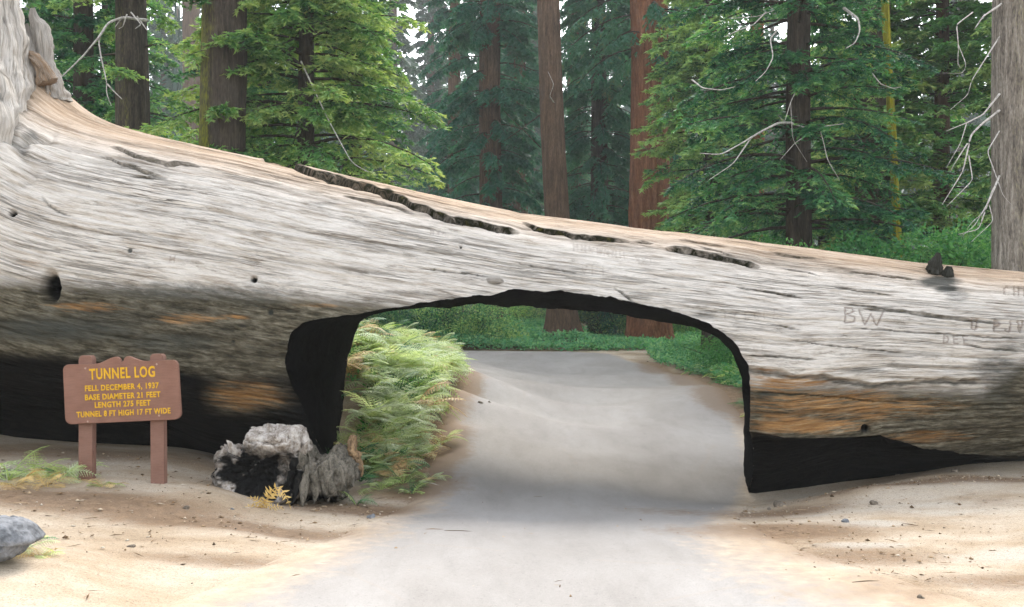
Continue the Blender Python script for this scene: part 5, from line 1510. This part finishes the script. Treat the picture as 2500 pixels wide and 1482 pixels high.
# far trees, fading in the smoke
rg = np.random.default_rng(90)
proto = None
def copy_tree(src, loc, label, rz, sc):
    c = src.copy(); COL.objects.link(c)
    c.location = loc; c['label'] = label; c.rotation_euler = (0, 0, rz); c.scale = (sc, sc, sc)
    for ch in src.children:
        d = ch.copy(); COL.objects.link(d); d.parent = c
    return c
FARS = [(398, 142, 'misty conifer in the left gap, left of the pale grey trunk'), (432, 200, 'fainter conifer farther back in the left gap'), (505, 160, 'misty conifer behind the mossy edged trunk'), (915, 155, 'hazy conifer showing past the right boughs of the bright fir'),
        (960, 130, 'tall hazy conifer in the pale gap right of the bright fir'), (1010, 210, 'faintest conifer deep in the pale central gap'), (1052, 150, 'hazy conifer at the right side of the pale central gap'), (1240, 150, 'misty conifer between the drooping sequoia and the slim trunk'),
        (1300, 138, 'misty conifer just left of the slim brown trunk'), (1418, 150, 'misty conifer just right of the slim brown trunk'), (1885, 140, 'pale conifer glimpsed left of the dark fir trunk'), (2345, 132, 'pale conifer glimpsed left of the grey trunk'), (120, 120, 'misty conifer behind the root spur')]
for i, (a, Y, lab) in enumerate(FARS):
    X = (a - 1250) / F * Y
    if proto is None:
        proto = tree('far_conifer', lab, a, Y, 22, 56, BK_BRN, group='distant hazy conifers', seed=95, taper=.6, sides=20, fol=dict(n=195, z0=4, z1=52, rad=5.0, top=60, rise=.05, droop=.45, kw=dict(ntwig=11, nsub=4, nneed=5, nl=.6, nw=.25, hang=.5)), leafm=FARM, limbs=False)
    else:
        copy_tree(proto, (X, Y, g1(X, Y) - .3), lab, rg.uniform(0, 6.28), rg.uniform(.8, 1.25))

# ------------------------------------------------------------------ shrubs and ground cover
def shrub(name, label, x, y, w, h, n, mat, seed, lsize=.07, group=None, z=None):
    rg = np.random.default_rng(seed)
    z = g1(x, y) if z is None else z
    t = thing(name, label, 'shrub', (x, y, z - .05), group)
    nc = 16
    cc = np.c_[rg.normal(0, w * .36, nc), rg.normal(0, w * .3, nc), rg.uniform(.02, .9, nc) * h]
    cr = rg.uniform(.20, .34, nc) * w
    k = rg.integers(0, nc, n)
    d = unit(rg.normal(size=(n, 3))) * (rg.uniform(.25, 1, n) ** .5)[:, None]
    p = cc[k] + d * cr[k][:, None] * [1.2, 1.2, .8]
    p[:, 2] = np.maximum(p[:, 2], .03)
    dr_ = unit(d + rg.normal(0, .6, (n, 3)) + [0, 0, -.1])
    sd2 = unit(np.cross(dr_, rg.normal(size=(n, 3))))
    s = lsize * rg.uniform(.6, 1.4, n)[:, None]
    q = np.stack([p, p + dr_ * s * .5 + sd2 * s * .3, p + dr_ * s, p + dr_ * s * .5 - sd2 * s * .3], 1)
    f = np.arange(4 * n).reshape(-1, 4)
    obj('foliage', mesh_np('foliage', q.reshape(-1, 3), f, {'rnd': np.repeat(np.clip(.3 * rg.random(nc)[k] + .7 * rg.random(n), 0, 1), 4)}, smooth=False), mat, t)
    st = [tube_arrays(smooth_line([(0, 0, 0), cc[i] * .5 + [0, 0, .1], cc[i]], 6), np.linspace(.02, .006, 6), 4) for i in range(nc)]
    v, f = join_arrays(st)
    obj('stems', mesh_np('stems', v, f, {'moss': np.zeros(len(v))}), BK_DARK, t)
    return t
SH = [(1765, 600, 40, 2.6, 2.2, 'leafy shrub behind the log left of the dark fir trunk'), (1830, 610, 29, 2.4, 2.0, 'shrub at the foot of the dark fir, left side'), (2010, 640, 21, 2.0, 2.0, 'low shrub right of the dark fir trunk behind the log'), (2120, 640, 21, 2.2, 2.6, 'dense shrub below the moss coated trunk'),
      (2230, 650, 20, 2.0, 2.4, 'bright shrub behind the broken stub'), (2340, 650, 20.5, 2.0, 2.2, 'shrub just left of the grey trunk'), (2400, 640, 22, 2, 2.4, 'shrub pressed against the grey trunk'), (1605, 560, 48, 2.8, 2.0, 'shrub in front of the red sequoia above the log'), (2480, 655, 23, 2, 2, 'shrub behind the grey trunk at the edge')]
for i, (a, b, Y, w, h, lab) in enumerate(SH):
    X = (a - 1250) / F * Y
    zt = EYE + (HOR - b) / F * Y + .9
    g0 = g1(X, Y)
    shrub('shrub', lab, X, Y, w, max(zt - g0, h), 9000, SHRM, 2000 + i, .085)
for i in range(11):
    y = 19.5 + i * 1.05
    x = np.interp(y, [18, 22, 26, 31], [5.3, 5.6, 6.0, 6.0]) + (.6 if i % 2 else 1.7)
    shrub('shrub', 'dark green bush on the ' + ('nearer' if i < 5 else 'farther') + ' right verge behind the ferns', x, y, 1.5, .95, 6500, SHRM, 2100 + i, .055, 'bushes on the right verge')
for i in range(15):
    x, y = (-9.5 + i * 1.0 + rg.uniform(-.3, .3), 41.0 + rg.uniform(-.6, 2.0)) if i < 9 else (.6 + (i - 9) * 1.9, 48.5 + rg.uniform(0, 1.5))
    shrub('shrub', ['thick dark green bush across the road bend, left of the slim trunk', 'dark bush in the shade behind the big tree bases across the road'][i >= 9], x, y, 2.2, rg.uniform(1.3, 2.2), 5500, FIRD, 2200 + i, .10, ['thicket across the road bend', 'bushes behind the tree bases'][i >= 9])
def ground_cover(name, label, xs, n, mat, seed, hmax, ls):
    rg = np.random.default_rng(seed)
    x = rg.uniform(xs[0], xs[1], n); y = rg.uniform(xs[2], xs[3], n)
    keep = xs[4](x, y)
    x, y = x[keep], y[keep]
    n = len(x)
    hgt = hmax * (.35 + .65 * np.clip(.5 + .9 * fbm(np.stack([x * .7, y * .7, 0 * x], -1), seed, 3), 0, 1))
    hgt = hgt * np.where((y > 36) & (x > 3.2), .45, 1.0)
    z = ground_z(x, y) + hgt * rg.uniform(0, 1, n) ** .6
    p = np.stack([x, y, z], -1)
    d = unit(np.c_[rg.normal(0, 1, n), rg.normal(0, 1, n), rg.normal(.15, .45, n)])
    sdv = unit(np.cross(d, rg.normal(size=(n, 3)) * [.5, .5, 1]))
    s = ls * rg.uniform(.5, 1.5, n)[:, None]
    q = np.stack([p, p + d * s * .5 + sdv * s * .28, p + d * s, p + d * s * .5 - sdv * s * .28], 1)
    o = obj(name, mesh_np(name, q.reshape(-1, 3), np.arange(4 * n).reshape(-1, 4), {'rnd': np.repeat(rg.random(n), 4)}, smooth=False), mat)
    return tag(o, label, kind='stuff')
ground_cover('undergrowth', 'green leafy undergrowth carpeting the far side of the bend', (-14, 14, 37.8, 52, lambda x, y: (y > np.interp(x, [-14, -8, -2.5, 1.9, 3.7, 4.8, 6], [38.6, 39.0, 39.1, 37.9, 34.5, 33, 30]) + .25)), 120000, COVM, 3001, .55, .13)
ground_cover('undergrowth', 'leafy undergrowth on the right verge', (4.7, 9, 17.5, 35, lambda x, y: x > np.interp(y, [18, 22, 26, 30, 34, 38], [4.7, 4.95, 5.2, 5.0, 4.3, 2.6]) + .0), 42000, COVM, 3003, .36, .10)
ground_cover('undergrowth', 'dry leafy undergrowth between the ferns on the left bank', (-7, -1.1, 12.6, 31, lambda x, y: ((y > 15.6) | (x > -2.3)) & (x < np.interp(y, [12.6, 14, 16, 19, 24, 27, 31], [-1.5, -1.45, -1.3, -1.2, -1.35, -1.7, -3.4]) - .1)), 52000, SHRM, 3005, .3, .08)

# ------------------------------------------------------------------ smoke haze over the whole place
hz = NM('smoke_haze')
vol = hz.n('ShaderNodeVolumePrincipled', {'Color': (.90, .95, .97), 'Density': .0005, 'Anisotropy': .25})
hz.t.links.new(vol.outputs[0], hz.out.inputs['Volume'])
HX, HY0, HY1, HZ0, HZ1 = 430, -170, 710, -3, 112
v = [(x, y, z) for x in (-HX, HX) for y in (HY0, HY1) for z in (HZ0, HZ1)]
me = bpy.data.meshes.new('haze')
me.from_pydata(v, [], [(0, 1, 3, 2), (4, 6, 7, 5), (0, 4, 5, 1), (2, 3, 7, 6), (0, 2, 6, 4), (1, 5, 7, 3)])
tag(obj('haze', me, hz.m), 'thin pale smoke haze between the trees', kind='stuff')
